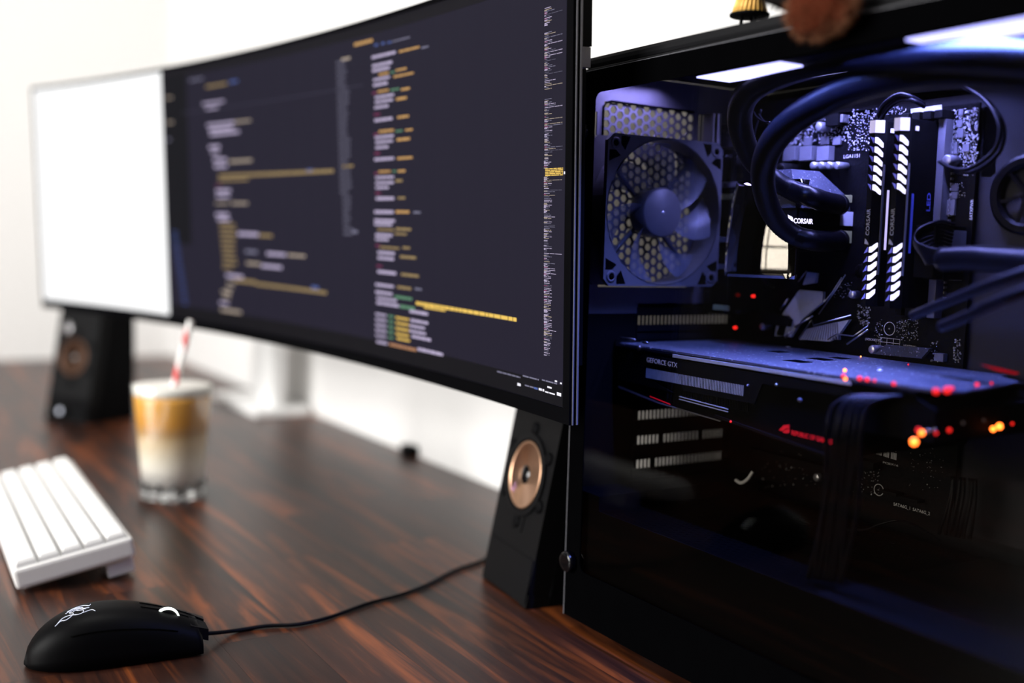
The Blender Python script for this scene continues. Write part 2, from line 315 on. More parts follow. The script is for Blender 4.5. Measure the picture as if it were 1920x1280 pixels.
slab(MB(), -HW+3.6, HW-9, 11.5, HH-4, -1.2, -.4).build('screen', 'scr_bg', mon)
slab(MB(), -601, -235, 13, HH-4.3, -.4, -.1).build('white_page', 'scr_white', mon)
slab(MB(), -232, -168, 110, HH-12, -.4, -.25).build('sidebar', 'scr_side', mon)
slab(MB(), -232, HW-9.2, HH-15, HH-4.2, -.4, -.25).build('title_bar', 'scr_top', mon)
slab(MB(), -232, HW-9.2, 11.7, 28, -.4, -.25).build('taskbar', 'scr_bar', mon)
CONTENT = """o 2345 3194 372 46;b 2758 3141 64 30;b 2896 3140 63 30;b 3022 3134 62 29;g 3105 3134 335 19;l 2702 3032 463 40;o 3237 3027 380 29;g 3656 3012 126 23;l 2710 2950 391 40;l 2709 2905 339 40;o 2837 2858 190 30;e 3068 2855 83 24;o 3172 2864 204 29;o 3130 2810 376 29;l 2729 2817 318 35;l 2727 2767 277 40;m 2704 2693 86 25;o 2812 2699 212 30;e 3065 2693 166 25;o 3271 2680 162 34;l 2757 2648 370 35;o 3177 2600 194 39;l 2756 2603 349 35;l 2744 2553 277 35;m 2731 2488 118 25;l 2741 2431 361 41;o 3195 2432 215 34;m 2727 2299 76 26;o 2824 2320 296 35;e 3161 2306 134 25;o 3347 2306 131 29;l 2747 2268 372 36;l 2757 2221 340 36;o 3181 2226 246 39;l 2756 2170 256 36;m 2733 2115 108 26;l 2731 2058 384 41;o 3188 2053 286 35;m 2728 1924 65 26;o 2815 1938 234 31;e 3092 1936 73 25;o 3196 1934 144 35;l 2749 1883 363 36;l 2748 1831 363 36;d 3153 1845 124 40;l 2747 1785 258 36;m 2745 1733 108 26;l 2755 1681 353 47;d 3191 1684 135 35;l 2719 1551 375 47;o 3147 1554 269 40;g 3487 1551 131 29;l 2717 1468 407 42;l 2716 1431 365 37;d 2780 1380 321 31;d 3144 1392 290 40;l 2735 1327 333 42;d 3122 1346 229 30;l 2734 1285 259 37;m 2733 1222 87 26;d 2820 1209 384 31;d 3276 1219 134 35;l 2775 1156 343 42;l 2774 1103 322 42;d 3223 1132 308 40;m 2750 1023 109 26;l 2770 967 365 47;d 3241 965 339 41;l 2723 837 367 42;d 3165 839 260 41;g 3507 845 121 30;l 2722 763 336 43;e 3110 743 334 41;l 2742 706 410 37;y 3525 712 1725 50;l 2741 658 452 43;e 3214 658 290 46;y 3676 684 392 25;l 3401 627 344 45;l 2716 544 218 32;e 2978 545 107 31;y 3128 543 252 31;l 3420 543 324 40;l 2715 491 219 32;e 2977 493 107 31;y 3127 491 252 31;l 3399 490 285 36;l 2714 437 219 32;e 2976 440 107 32;y 3126 439 252 31;l 3398 440 305 36;l 2712 384 219 32;e 2975 388 107 32;y 3125 387 252 31;l 3439 393 364 41;l 2711 330 219 27;e 2974 335 107 26;y 3145 342 252 31;l 2732 268 219 38;k 2994 269 525 42;l 3550 284 467 45;g -1588 3182 352 33;d -1159 3070 537 45;b -554 3079 202 44;l -1257 2868 554 39;l -1177 2804 305 39;l -1162 2601 715 46;t -447 2601 401 38;l -1111 2539 606 52;l -1086 2486 740 52;l -1124 2330 278 59;l -1073 2262 195 46;l -1023 2169 332 59;t -611 2138 566 51;l -1000 2090 318 59;d -897 1970 2757 59;b 1262 1986 134 51;d -900 1917 749 39;m -974 1853 125 26;l -978 1787 373 59;l -968 1721 332 46;t -1001 1635 333 33;t -586 1635 407 45;l -996 1496 319 60;l -958 1437 305 53;l -444 1269 511 65;d 93 1261 315 56;g -266 1061 295 58;l 267 1054 466 56;t 784 1055 402 48;t -247 921 348 52;l 127 905 496 57;d -560 698 543 66;d -18 682 1678 58;b 1321 724 171 53;l -778 746 426 60;t -916 538 237 40;l -967 393 224 47;t -945 307 527 61;d -906 1378 386 40;d -896 1319 400 40;d -899 1259 400 40;d -889 1200 373 40;d -879 1140 345 40;d -869 1081 332 40;d -859 1022 318 40;d -848 962 332 40;d -852 902 359 40;d -856 842 249 40;t -756 654 194 40;t -788 586 166 40;t -848 515 167 40;t -879 460 167 34;t 2071 3078 181 42;d 2059 2010 228 38;g 2245 1348 114 49;t -2234 3007 160 41;t -2228 2689 160 41;g -2259 2469 117 42;h -1830 2791 4340 13;w 5271 196 49 35;g 5386 204 129 17;b 5522 203 55 25;w 5594 205 78 29;w 5718 240 61 21;w 5687 198 138 17;w 5855 208 68 41;w 5921 1852 29 31;g 4950 256 362 18;g 5353 276 240 17;g 5639 283 215 17;w 5824 301 30 20;w 5899 295 22 20;n 1956 3058 204 37;n 1958 3006 192 37;n 1959 2954 218 37;n 1961 2902 195 37;n 1963 2850 187 37;n 1964 2798 217 37;n 1966 2746 263 37;n 1968 2694 252 37;n 1970 2642 248 38;n 1971 2590 198 38;n 1973 2537 226 38;n 1975 2485 202 38;n 1976 2433 192 38;n 1978 2380 186 38;n 1980 2328 195 38;n 1981 2275 259 38;n 1983 2223 250 38;n 1985 2170 247 38;n 1986 2117 246 38;n 1988 2065 191 38;n 1990 2012 201 38;n 1992 1959 229 38;n 1993 1906 238 38;n 1995 1853 249 38;n 1997 1800 251 38;n 1998 1747 178 38;n 2046 1694 178 38;n 2048 1641 184 38;n 2050 1588 168 38;n 2052 1535 138 38;n 2053 1482 164 38;n 2055 1429 129 38;n 2057 1375 205 38;n 2059 1322 199 39;v -2203 1254 146 35;v -2188 1195 145 35;v -2173 1137 143 36;v -2158 1078 142 36;v -2143 1020 140 36;v -2129 961 139 36;v -2114 903 137 36;v -2099 845 136 36;v -2084 786 134 36;v -2069 728 133 36;v -2054 670 132 36;v -2039 612 130 36;v -2025 553 129 36;v -2010 495 127 36;v -1995 437 126 36;v -1980 379 124 36;v -1965 321 123 36;l 5636 3058 96 6;t 5636 3046 96 6;t 5632 3041 36 7;g 5636 3034 147 6;m 5633 3029 26 7;l 5636 3023 37 6;m 5633 3017 34 7;n 5637 3011 241 6;l 5633 3005 21 7;n 5637 2999 74 6;l 5637 2987 96 6;m 5633 2982 37 7;g 5637 2975 74 6;l 5634 2970 40 7;t 5637 2963 96 6;l 5638 2951 74 6;l 5634 2946 27 7;l 5638 2939 37 6;l 5634 2934 45 7;g 5639 2881 104 6;l 5635 2876 42 7;t 5639 2869 147 6;g 5639 2857 52 6;g 5639 2845 241 6;t 5635 2840 36 7;g 5639 2833 59 6;l 5640 2822 104 6;m 5636 2816 42 7;g 5640 2810 104 6;l 5640 2798 242 6;l 5636 2792 22 7;l 5640 2786 37 6;t 5640 2774 59 6;t 5637 2768 36 7;l 5640 2762 104 6;m 5637 2756 42 7;n 5641 2750 148 6;l 5641 2738 242 6;t 5637 2732 33 7;g 5641 2726 74 6;t 5637 2720 43 7;l 5641 2714 242 6;m 5638 2708 26 7;l 5641 2702 74 6;m 5638 2696 23 7;g 5642 2690 37 6;n 5642 2678 148 6;g 5642 2666 37 6;t 5638 2660 25 7;g 5642 2654 60 6;t 5638 2648 43 7;g 5642 2642 104 6;m 5639 2636 29 7;g 5642 2630 148 6;m 5639 2624 47 7;l 5643 2618 74 6;l 5639 2612 42 7;n 5643 2606 97 6;n 5643 2594 60 6;n 5643 2582 242 6;t 5640 2576 25 7;l 5643 2570 37 6;t 5644 2558 37 6;g 5644 2546 52 6;l 5644 2533 148 6;l 5644 2521 75 6;t 5644 2509 104 6;t 5644 2497 243 6;l 5641 2492 20 7;g 5645 2485 52 6;t 5645 2473 97 6;g 5646 2399 97 6;t 5646 2387 52 6;l 5642 2381 42 7;g 5646 2375 97 6;t 5643 2369 44 7;l 5647 2362 149 6;m 5643 2357 34 7;g 5647 2350 149 6;l 5647 2338 243 6;n 5647 2326 75 6;t 5643 2321 31 7;g 5647 2314 60 6;n 5647 2302 60 6;t 5644 2296 45 7;t 5648 2290 97 6;n 5648 2278 38 6;m 5644 2272 22 7;g 5648 2265 52 6;t 5648 2253 244 6;l 5645 2248 31 7;g 5648 2241 97 6;l 5645 2236 48 7;n 5649 2229 38 6;m 5645 2223 35 7;t 5649 2217 244 6;t 5645 2211 37 7;g 5649 2205 244 6;m 5645 2199 48 7;l 5649 2193 105 6;l 5645 2187 39 7;g 5649 2180 60 6;l 5649 2168 105 6;n 5650 2156 105 6;l 5650 2144 53 6;l 5646 2138 29 7;g 5650 2132 105 6;l 5646 2126 37 7;g 5650 2119 53 6;l 5650 2107 53 6;t 5647 2102 39 7;l 5651 2095 53 6;t 5647 2089 39 7;t 5651 2083 75 6;n 5651 2071 97 6;l 5647 2065 46 7;g 5651 2058 75 6;m 5647 2053 35 7;g 5651 2046 244 6;m 5648 2041 27 7;t 5652 2034 149 6;l 5648 2028 46 7;n 5652 2022 244 6;g 5652 2010 105 6;l 5652 1997 38 6;t 5648 1992 48 7;t 5652 1985 105 6;g 5652 1973 53 6;t 5649 1967 46 7;l 5653 1961 53 6;g 5645 1949 53 6;l 5642 1943 24 7;l 5645 1936 98 6;l 5642 1931 42 7;l 5646 1924 75 6;l 5646 1912 53 6;m 5642 1906 37 7;n 5646 1900 60 6;t 5642 1894 48 7;y 5661 1887 245 12;y 5662 1875 245 12;y 5662 1863 245 12;y 5662 1851 245 12;y 5662 1839 245 12;t 5647 1828 53 6;l 5643 1822 41 7;t 5647 1816 60 6;l 5644 1810 44 7;t 5647 1803 246 6;l 5644 1797 24 7;t 5648 1791 98 6;m 5644 1785 45 7;l 5648 1779 105 6;t 5644 1773 49 7;n 5648 1766 98 6;l 5644 1760 22 7;t 5648 1754 53 6;l 5648 1742 76 6;n 5649 1729 246 6;t 5645 1723 49 7;g 5649 1717 150 6;l 5649 1705 76 6;m 5645 1699 28 7;t 5649 1692 150 6;g 5649 1680 76 6;g 5650 1668 98 6;l 5650 1655 106 6;l 5650 1643 106 6;t 5650 1631 38 6;t 5646 1625 49 7;l 5650 1618 106 6;l 5647 1612 34 7;l 5650 1606 76 6;l 5647 1600 29 7;n 5651 1593 61 6;l 5647 1587 21 7;t 5651 1581 76 6;l 5647 1575 46 7;l 5651 1569 38 6;l 5647 1563 26 7;n 5651 1556 76 6;g 5651 1544 98 6;l 5652 1531 151 6;t 5648 1525 49 7;t 5652 1519 98 6;n 5652 1507 76 6;l 5652 1494 106 6;t 5648 1488 46 7;g 5652 1482 98 6;n 5653 1469 151 6;g 5653 1457 151 6;g 5653 1445 76 6;l 5649 1438 20 7;t 5653 1432 98 6;l 5649 1426 38 7;l 5653 1420 106 6;t 5653 1407 61 6;l 5650 1401 47 7;n 5654 1395 98 6;t 5650 1389 42 7;l 5654 1382 106 6;l 5650 1376 24 7;t 5654 1370 76 6;g 5654 1357 53 6;l 5651 1351 47 7;n 5654 1345 53 6;n 5655 1333 61 6;n 5655 1320 61 6;l 5651 1314 37 7;n 5655 1308 106 6;l 5655 1295 106 6;l 5651 1289 21 7;l 5655 1283 38 6;n 5656 1270 38 6;l 5656 1258 247 6;g 5656 1245 61 6;t 5652 1239 36 7;g 5656 1233 106 6;l 5656 1220 38 6;m 5653 1214 26 7;g 5657 1208 76 6;t 5657 1195 76 6;g 5657 1183 151 6;l 5653 1176 48 7;g 5657 1170 76 6;l 5653 1164 20 7;l 5657 1158 53 6;m 5654 1151 48 7;l 5657 1145 166 6;l 5658 1132 166 6;t 5654 1126 38 7;l 5658 1120 91 6;l 5654 1114 33 7;l 5658 1107 166 6;m 5654 1101 37 7;l 5658 1095 61 6;l 5654 1089 25 7;l 5658 1082 106 6;l 5659 1070 107 6;l 5659 1057 61 6;l 5655 1051 38 7;l 5659 1045 76 6;l 5659 1032 76 6;n 5659 1019 107 6;m 5656 1013 48 7;n 5660 1007 107 6;l 5660 994 92 6;l 5660 982 107 6;m 5656 975 37 7;l 5660 969 76 7;l 5656 963 21 7;l 5660 956 107 7;t 5661 944 76 7;l 5661 931 107 7;m 5657 925 46 7;n 5661 919 61 7;l 5661 906 107 7;m 5657 900 38 7;l 5661 893 92 7;l 5661 881 92 7;t 5662 868 92 7;l 5662 856 61 7;t 5658 849 21 7;t 5662 843 92 7;l 5662 830 92 7;l 5658 824 44 7;l 5662 818 61 7;l 5659 811 44 7;n 5663 805 77 7;l 5663 792 61 7;l 5659 786 49 7;t 5663 780 107 7;l 5659 773 22 7;n 5663 767 92 7;l 5659 761 35 7;l 5663 754 107 7;l 5664 742 61 7;l 5660 735 47 7;l 5664 729 107 7;m 5660 722 23 7;l 5664 716 107 7;l 5664 704 107 7;l 5664 691 61 7;m 5661 684 36 7;l 5665 678 168 7;t 5665 666 77 7;t 5661 659 27 7;l 5665 653 107 7;t 5661 646 50 7;t 5665 640 107 7;l 5661 634 27 7;n 5665 627 107 7;n 5666 615 107 7;m 5662 608 24 7;l 5666 602 77 7;n 5666 589 92 7;t 5662 583 38 7;l 5666 577 92 7;l 5666 564 77 7;l 5663 557 44 7;n 5666 551 92 7;l 5667 538 77 7;m 5663 532 20 7;l 5667 526 62 7;n 5667 513 62 7;l 5667 500 77 7;n 5667 487 92 7;l 5664 481 39 7"""
grp = {}
for r in CONTENT.split(';'):
    c, s, t, ds, th = r.split(); s, t, ds, th = [float(v)/10 for v in (s, t, ds, th)]
    grp.setdefault(c, []).append((s, t, ds, th))
rt = random.Random(5)
for c, L in grp.items():
    mb = MB()
    for s, t, ds, th in L:
        th *= .62; e = s+ds
        while s < e-.3:
            wl = min(e-s, rt.uniform(4, 11)) if ds > 6 else e-s
            s1 = min(e, s+wl)
            slab(mb, s, max(s1, s+.8), t-th/2, t+th/2, -.24, -.05, 1); s += wl+(1.1 if ds > 6 else .1)
    o = mb.build('code_text', 't_'+c, mon, normals=False); o['kind'] = 'stuff'; o['label'] = {'l':'lavender code text','o':'orange code text','b':'blue code marks','g':'grey code text','e':'green code text','m':'magenta code marks','d':'dull gold code text','y':'yellow code text','k':'tan code text','t':'sand code text','h':'faint rule across the editor','w':'white taskbar symbols','n':'slate overview text','v':'navy list text'}[c]
# white arm behind the monitor
arm = thing('monitor_arm', 'white stand with flat base and broad neck behind the monitor', 'monitor stand', (150, 1230, 0))
MB().box(92, 196, 1112, 1370, 0, 14, 3).build('base', 'whitem', arm)
MB().box(128, 150, 1120, 1235, 14, 300, 3).build('neck', 'whitem', arm)
c0 = mp(0, HH/2, -58); v = MB(); v.tube([(139, 1180, 285), (139, 1150, 330), (120, 900, 350), tuple(c0+Vector((60, 40, 0)))], 16, 12); v.build('boom', 'whitem', arm)
v = MB(); v.tube([tuple(c0+Vector((64, 42, 0))), tuple(c0+Vector((3, -8, 0)))], 13, 12); v.build('mounting_head', 'whitem', arm)
# ================================================================ speakers
def speaker(label, origin, ang, knob):
    T = Matrix.Translation(Vector(origin)) @ Matrix.Rotation(ang, 4, 'Z')   # local: front faces -y, x to the right
    root = thing('desktop_speaker', label, 'speaker', origin, 'pair of black desktop speakers')
    H, lean, w2 = 224, 43, 48
    def fr(x, z, n=0):   # point on the leaning front
        nn = Vector((0, -H, lean)).normalized(); return T @ (Vector((x, lean*z/H, z))+nn*n)
    body = [(0, 0), (lean, H), (lean+62, H), (105, 0)]
    P = [T @ Vector((-w2, y+(20 if q_ in (0, 1) else 0), z)) for q_, (y, z) in enumerate(body)]
    MB().prism(P, T.to_3x3() @ Vector((2*w2, 0, 0))).build('cabinet', 'blackm', root)
    q = [fr(-w2+2, 3), fr(w2-2, 3), fr(w2-2, H-3), fr(-w2+2, H-3)]; nn = (fr(0, 0, 1)-fr(0, 0)).normalized()
    fbm = MB(); Nn = 40; ctr = fr(0, 108, 0); ex = (fr(1, 0)-fr(0, 0)); ez = (fr(0, 1)-fr(0, 0)).normalized(); vs = []
    for dpt in (2.5, -21):
        for i in range(Nn): a = 2*math.pi*(i+.5)/Nn; vs.append(ctr+nn*dpt+ex*math.cos(a)*31.5+ez*math.sin(a)*31.5)
        for i in range(Nn):
            a = 2*math.pi*(i+.5)/Nn; c_, s_ = math.cos(a), math.sin(a); k = min((w2-.2)/max(abs(c_), 1e-6), ((H*1.018-109.5) if s_ > 0 else 108.5)/max(abs(s_), 1e-6)); vs.append(ctr+nn*dpt+ex*c_*k+ez*s_*k)
    for i in range(Nn): pass
    fs = []
    for i in range(Nn):
        j = (i+1) % Nn; fs += [(i, j, Nn+j, Nn+i), (2*Nn+i, 2*Nn+j, 3*Nn+j, 3*Nn+i), (i, j, 2*Nn+j, 2*Nn+i), (Nn+i, Nn+j, 3*Nn+j, 3*Nn+i)]
    for sa, sb in ((-1, -1), (1, -1), (1, 1), (-1, 1)): pass
    fbm.add(vs, fs)
    for sx_ in (-1, 1):   # square off the corners
        for (za, zb) in ((0.5, 12), (H-12, H-.5)): fbm.prism([fr(sx_*(w2-14), za, -20.8), fr(sx_*(w2-.2), za, -20.8), fr(sx_*(w2-.2), zb, -20.8), fr(sx_*(w2-14), zb, -20.8)], nn*23.2)
    fbm.build('front_baffle', 'black', root)
    q = [fr(-w2+2, 4, 2.5), fr(w2-2, 4, 2.5), fr(w2-2, 42, 2.5), fr(-w2+2, 42, 2.5)]; MB().prism(q, nn*1).build('lower_trim', 'blackm' if knob else 'black', root)
    c = fr(0, 108, 2.5)
    MB().lathe(c, nn, [(38, 0), (38, 2.2), (33, 2.6), (31, 0)], 40, ring=True).build('driver_ring', 'black', root)
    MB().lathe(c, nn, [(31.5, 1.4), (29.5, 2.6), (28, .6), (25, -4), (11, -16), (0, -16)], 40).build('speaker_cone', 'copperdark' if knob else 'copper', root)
    MB().lathe(c, nn, [(15, -16), (14.5, -6), (11, 0), (5, 3.4), (0, 4)], 28).build('dust_cap', 'gloss', root)
    for k in range(6):
        a = math.radians(30+60*k); p = c+(fr(1, 0)-fr(0, 0))*(math.cos(a)*42)+(fr(0, 1)-fr(0, 0))*(math.sin(a)*42)
        MB().lathe(p, nn, [(6, -.5), (6, 1.6), (3.5, 2.4), (0, 2.4)], 16).build('ring_lobe', 'blackm', root)
    for dx in (-7, 9): MB().prism([fr(dx-4, 58, 2.5), fr(dx+3, 58, 2.5), fr(dx+5, 72, 2.5), fr(dx-2, 72, 2.5)], nn*.8).build('port_slot', 'black', root)
    MB().lathe(fr(-26 if knob else 0, 156 if knob else 178, 2.5), nn, [(11, 0), (10, 2), (4, 1), (3, 4), (0, 5)], 24).build('tweeter', 'gloss' if not knob else 'silver', root)  # knob speaker: silver and off-centre, standing in for a bright highlight
    if knob:
        MB().lathe(fr(-4, 18, 3.5), nn, [(10, 0), (9, 9), (0, 10)], 24).build('volume_knob', 'gloss', root)
        MB().lathe(fr(-4, 18, 13.5), nn, [(5, 0), (4, 1), (0, 1.2)], 16).build('knob_light', 'logo', root)
    else: text('Speaker', fr(-22, 20, 3.6), fr(1, 0)-fr(0, 0), fr(0, 1)-fr(0, 0), 7, 'chip', root, 'lettering') if False else None
    return root
speaker('black wedge speaker with copper cone standing between monitor and PC case', (-5, 97, 0), math.radians(-96.6), False)
speaker('black wedge speaker with volume knob under the far left end of the monitor', tuple(at(124, 792, 2, 0)), math.radians(-58), True)
# small dark cable clip at the foot of the wall
o = MB().box(186, 204, 690, 720, 0, 16, 3).build('cable_clip', 'blackm'); tag(o, 'small dark cable clip where desk meets the white wall', 'cable clip')
# ================================================================ iced latte
GC = (-180, 592)
gl = thing('drinking_glass', 'tall clear glass with thick base holding iced latte', 'glass', (*GC, 0))
R0g, R1g, HG = 36.5, 49, 139
def rg(z): return R0g+(R1g-R0g)*(z/HG)**.9
out = [(R0g-3, .2), (R0g, 2)]+[(rg(z), z) for z in (12, 40, 70, 100, 125, HG)]+[(R1g-1.2, HG+.8), (rg(HG)-2.6, HG-.5)]+[(rg(z)-2.8, z) for z in (120, 90, 60, 30, 16)]+[(R0g-8, 13), (0, 13)]
MB().lathe((*GC, 0), (0,0,1), out[2:], 48).build('glass_wall', 'thinglass', gl)
MB().lathe((*GC, 0), (0,0,1), [(R0g-3, .2), (R0g+.2, 2), (rg(12)+.1, 12.5), (R0g-4, 13.4), (0, 12.6)], 48).build('glass_base', 'clear', gl)
fl = MB()
for k in range(14): a = 2*math.pi*k/14; fl.cyl((GC[0]+math.cos(a)*R0g, GC[1]+math.sin(a)*R0g, 1), (GC[0]+math.cos(a)*(R0g+1.6), GC[1]+math.sin(a)*(R0g+1.6), 22), 2.6, 8)
fl.build('base_facets', 'clear', gl)
lt = thing('iced_latte', 'iced latte in layers of white milk and brown coffee', 'coffee', (*GC, 14))
MB().lathe((*GC, 0), (0,0,1), [(R0g-8, 14.2)]+[(rg(z)-3.0, z) for z in (18, 40, 60, 80, 100, 118, 126)], 48).build('layered_drink', 'coffee', lt)
MB().lathe((*GC, 0), (0,0,1), [(rg(126)-3.0, 126.2), (rg(137)-3.0, 137), (rg(137)-8, 137.6), (20, 136.4), (0, 136.8)], 48).build('foam', 'foam', lt)
tp = at(358, 601, 1, 586); bt = Vector((GC[0]-2, GC[1]-6, 128)); b0 = bt+(bt-tp)*.1
stw = thing('paper_straw', 'paper straw with red and white spiral stripes in the latte', 'straw', tuple(b0))
L = (tp-b0); d = L.normalized(); uu = d.orthogonal().normalized(); ww = d.cross(uu); vs = []; fs = []; mi = []; ns = 60; nk = 16; rs = 3.9
for i in range(ns+1):
    for k in range(nk): a = 2*math.pi*k/nk; vs.append(b0+L*(i/ns)+uu*math.cos(a)*rs+ww*math.sin(a)*rs)
mw = MB(); mr_ = MB(); fw = []; frd = []
for i in range(ns):
    for k in range(nk):
        f = (i*nk+k, i*nk+(k+1) % nk, (i+1)*nk+(k+1) % nk, (i+1)*nk+k); ph = ((k/nk)+(i/ns)*L.length/44) % 1
        (frd if ph < .36 else fw).append(f)
mw.add(vs, fw, 0, True); mr_.add(vs, frd, 0, True); mw.build('straw_tube', 'strawW', stw, normals=False); mr_.build('red_stripe', 'strawR', stw, normals=False)
# ================================================================ keyboard
kb = thing('keyboard', 'white compact mechanical keyboard with white keys at left edge of desk', 'keyboard', (-342, 475, 0))
KX0, KX1, KY0, KY1 = -390, -294, 284, 668
tl = math.atan2(18, 96)
KT = Matrix.Translation(Vector((KX0, KY0, 4))) @ Matrix.Rotation(-.024, 4, 'Z') @ Matrix.Translation(Vector((0, -KY0, 0))) @ Matrix.Rotation(-tl, 4, 'Y')
Wd = 102
MB().box(0, Wd, KY0, KY1, 0, 18, 3, T=KT).build('case_body', 'white', kb)
MB().box(3, Wd-3, KY0+3, KY1-3, 17.6, 18.2, T=KT).build('key_plate', 'legend', kb)
MB().box(6, Wd-14, KY0+8, KY1-8, -3.2, 0, 1, T=KT).build('underside_pad', 'white', kb)
for y in (KY0+10, KY1-45): MB().box(Wd-26, Wd-2, y, y+34, -17, 0, 1.5, T=KT).build('tilt_foot', 'white', kb)
def keymesh(w, h):
    mb = MB(); b = [(0,0),(w,0),(w,h),(0,h)]; i1 = .5; i2 = 2.0
    vs = [(x, y, 0) for x, y in b]+[(min(max(x, i1), w-i1), min(max(y, i1), h-i1), 3.6) for x, y in b]+[(min(max(x, i2), w-i2), min(max(y, i2), h-i2), 6.2) for x, y in b]
    fs = [(3,2,1,0)]+[(a*4+k, a*4+(k+1) % 4, a*4+4+(k+1) % 4, a*4+4+k) for a in (0, 1) for k in range(4)]+[(8,9,10,11)]
    o = mb.add(vs, fs).build('key', 'key'); me = o.data; bpy.data.objects.remove(o); return me
km = {}; pitch = (Wd-6)/5
legend = MB()
for row in range(5):
    y = KY0+4; k = 0; pat = ([1.25,1.25,1.25,6.25,1.25,1.25,1.25,1.25] if row == 0 else [2.25,*[1]*10,2.75] if row == 1 else [1.75,*[1]*11,2.25] if row == 2 else [1.5,*[1]*12,1.5] if row == 3 else [*[1]*13,2])
    pat = list(reversed(pat))+[1, 1, 1]; tot = sum(pat); u = (KY1-KY0-8)/tot
    for wk in pat:
        key = (round(wk*u, 1)); 
        if key not in km: km[key] = keymesh(pitch-2.6, key-.9)
        o = link('key', km[key], kb); mk = KT @ Matrix.Translation(Vector((3.8+row*pitch, y+.6, 18.0))); mk.translation = (mk.translation-LOC[kb.name])*MM; o.matrix_basis = mk
        legend.box(3.3+row*pitch+6, 3.3+row*pitch+10, y+wk*u/2-1.6, y+wk*u/2+1.6, 24.2, 24.3, T=KT); y += wk*u
o = legend.build('key_legends', 'legend', kb); o['kind'] = 'stuff'
# ================================================================ mouse
MC = Vector((-342, 106, 0))
mo = thing('computer_mouse', 'black wired gaming mouse with lit wheel and pale emblem', 'mouse', tuple(MC))
ma = math.radians(-7)
def mbody(u, v, inset=0):
    """u 0 tail .. 1 front, v -1..1 across; surface height profile"""
    x = -64+124*u
    hw = (31*(1-abs(2*u-1)**2.5)**.55 if u < .5 else 31*(1-.28*(2*u-1)**1.6+.16*max(0,(2*u-1.5))**1)) if True else 0
    if u > .985: hw *= .97
    hgt = 40*max(0, math.sin(math.pi*min(1, (u*.86+.0)**.66*.93+.015)))**.80
    return x, hw, hgt
vs = []; fs = []; nu, nv = 44, 28
for i in range(nu+1):
    u = i/nu; x, hw, h = mbody(u, 0)
    if i == nu: h *= .8
    for k in range(nv+1):
        a = math.pi*k/nv; cy = math.cos(a); sy = math.sin(a)
        yy = hw*math.copysign(abs(cy)**.75, cy); zz = 1.5+(h-1.5)*sy**.62 if h > 1.5 else h*sy
        wst = 1-.10*math.sin(math.pi*u)*(1-sy)
        p = Vector((x, yy*wst, max(zz, 0))); p.rotate(Matrix.Rotation(ma, 3, 'Z')); vs.append(p+MC)
for i in range(nu):
    for k in range(nv): a = i*(nv+1)+k; fs.append((a, a+1, a+nv+2, a+nv+1))
fs.append(tuple(range(nu*(nv+1), (nu+1)*(nv+1)))); fs.append(tuple(reversed(range(0, nv+1))))
for e in (0, nv): pass
fs.append(tuple([i*(nv+1) for i in range(nu+1)]+[i*(nv+1)+nv for i in range(nu, -1, -1)]))
MB().add(vs, fs, 0, True).build('shell', 'mousebody', mo)
def onm(u, v, dz=0):
    x, hw, h = mbody(u, 0); a = math.acos(max(-1, min(1, math.copysign(abs(v)**(1/.75), v)))); zz = 1.5+(h-1.5)*math.sin(a)**.62
    p = Vector((x, hw*v, zz+dz)); p.rotate(Matrix.Rotation(ma, 3, 'Z')); return p+MC
# button seams, wheel, side panel groove
for v in (-.16, .16): MB().tube([onm(u/20, v, .15) for u in range(13, 20)], .45, 6).build('button_seam', 'dark', mo)
MB().tube([onm(u/20, -.86, .2) for u in range(5, 18)], .5, 6).build('side_seam', 'dark', mo)
wc = onm(.80, -.12, -6.0); wx = Vector((0, 1, 0)); wx.rotate(Matrix.Rotation(ma, 3, 'Z'))
MB().lathe(wc-wx*3.4, wx, [(6, 0), (9, .8), (9, 6), (6, 6.8)], 28).build('scroll_wheel', 'black', mo)
MB().lathe(wc-wx*4.6, wx, [(8.2, 0), (9.6, .2), (9.6, 2.4), (8.2, 2.6)], 28, ring=True).build('lit_wheel_rim', 'wheel', mo)
for s in (-1, 1):
    q = [onm(.93, s*.12, .8), onm(.93, s*.7, .8), onm(1.0, s*.62, -2)+Vector((5, -.6, 0)), onm(1.0, s*.15, -2)+Vector((4, -.5, 0))]
    MB().prism(q, (0, 0, -9)).build('button_lip', 'black', mo)
# emblem: three entwined curls
def em(pts, r=.55):
    return [onm(.17+px*.20, -.14+py*.36, .35) for px, py in pts]
eb = MB()
for pts in ([(0,-.9),(.15,-.6),(.3,-.75),(.45,-.5),(.5,-.1),(.4,.2),(.55,.5),(.75,.45),(.8,.2),(.95,.1)], [(.05,-.8),(.2,-.3),(.42,-.3),(.6,-.55),(.75,-.5),(.78,-.1),(.62,.1),(.6,.35)], [(.35,.6),(.55,.85),(.8,.8),(.95,.5),(1.0,.75)], [(.3,.35),(.5,.7),(.7,.62)], [(.75,-.5),(1.0,-.35),(1.1,-.6)], [(.5,.2),(.68,.3),(.85,.0)]):
    eb.tube(spline(em(pts), 5), .26, 5)
eb.build('snake_emblem', 'logo', mo)
cp = [onm(1, 0, 0)*1.0]; cp[0].z = 9
path = [cp[0], Vector((cp[0].x+9, cp[0].y+1, 7))]+[Vector((p.x, p.y, 2.0)) for p in (at(x, y, 2, 2) for x, y in ((440,1182),(500,1173),(560,1170),(620,1156),(690,1131),(750,1115),(800,1096),(850,1070),(905,1050)))]
path += [Vector((60, 215, 2)), Vector((130, 200, 2)), Vector((190, 160, 2))]
MB().tube(spline(path, 8), 1.7, 8).build('cable', 'black', mo)
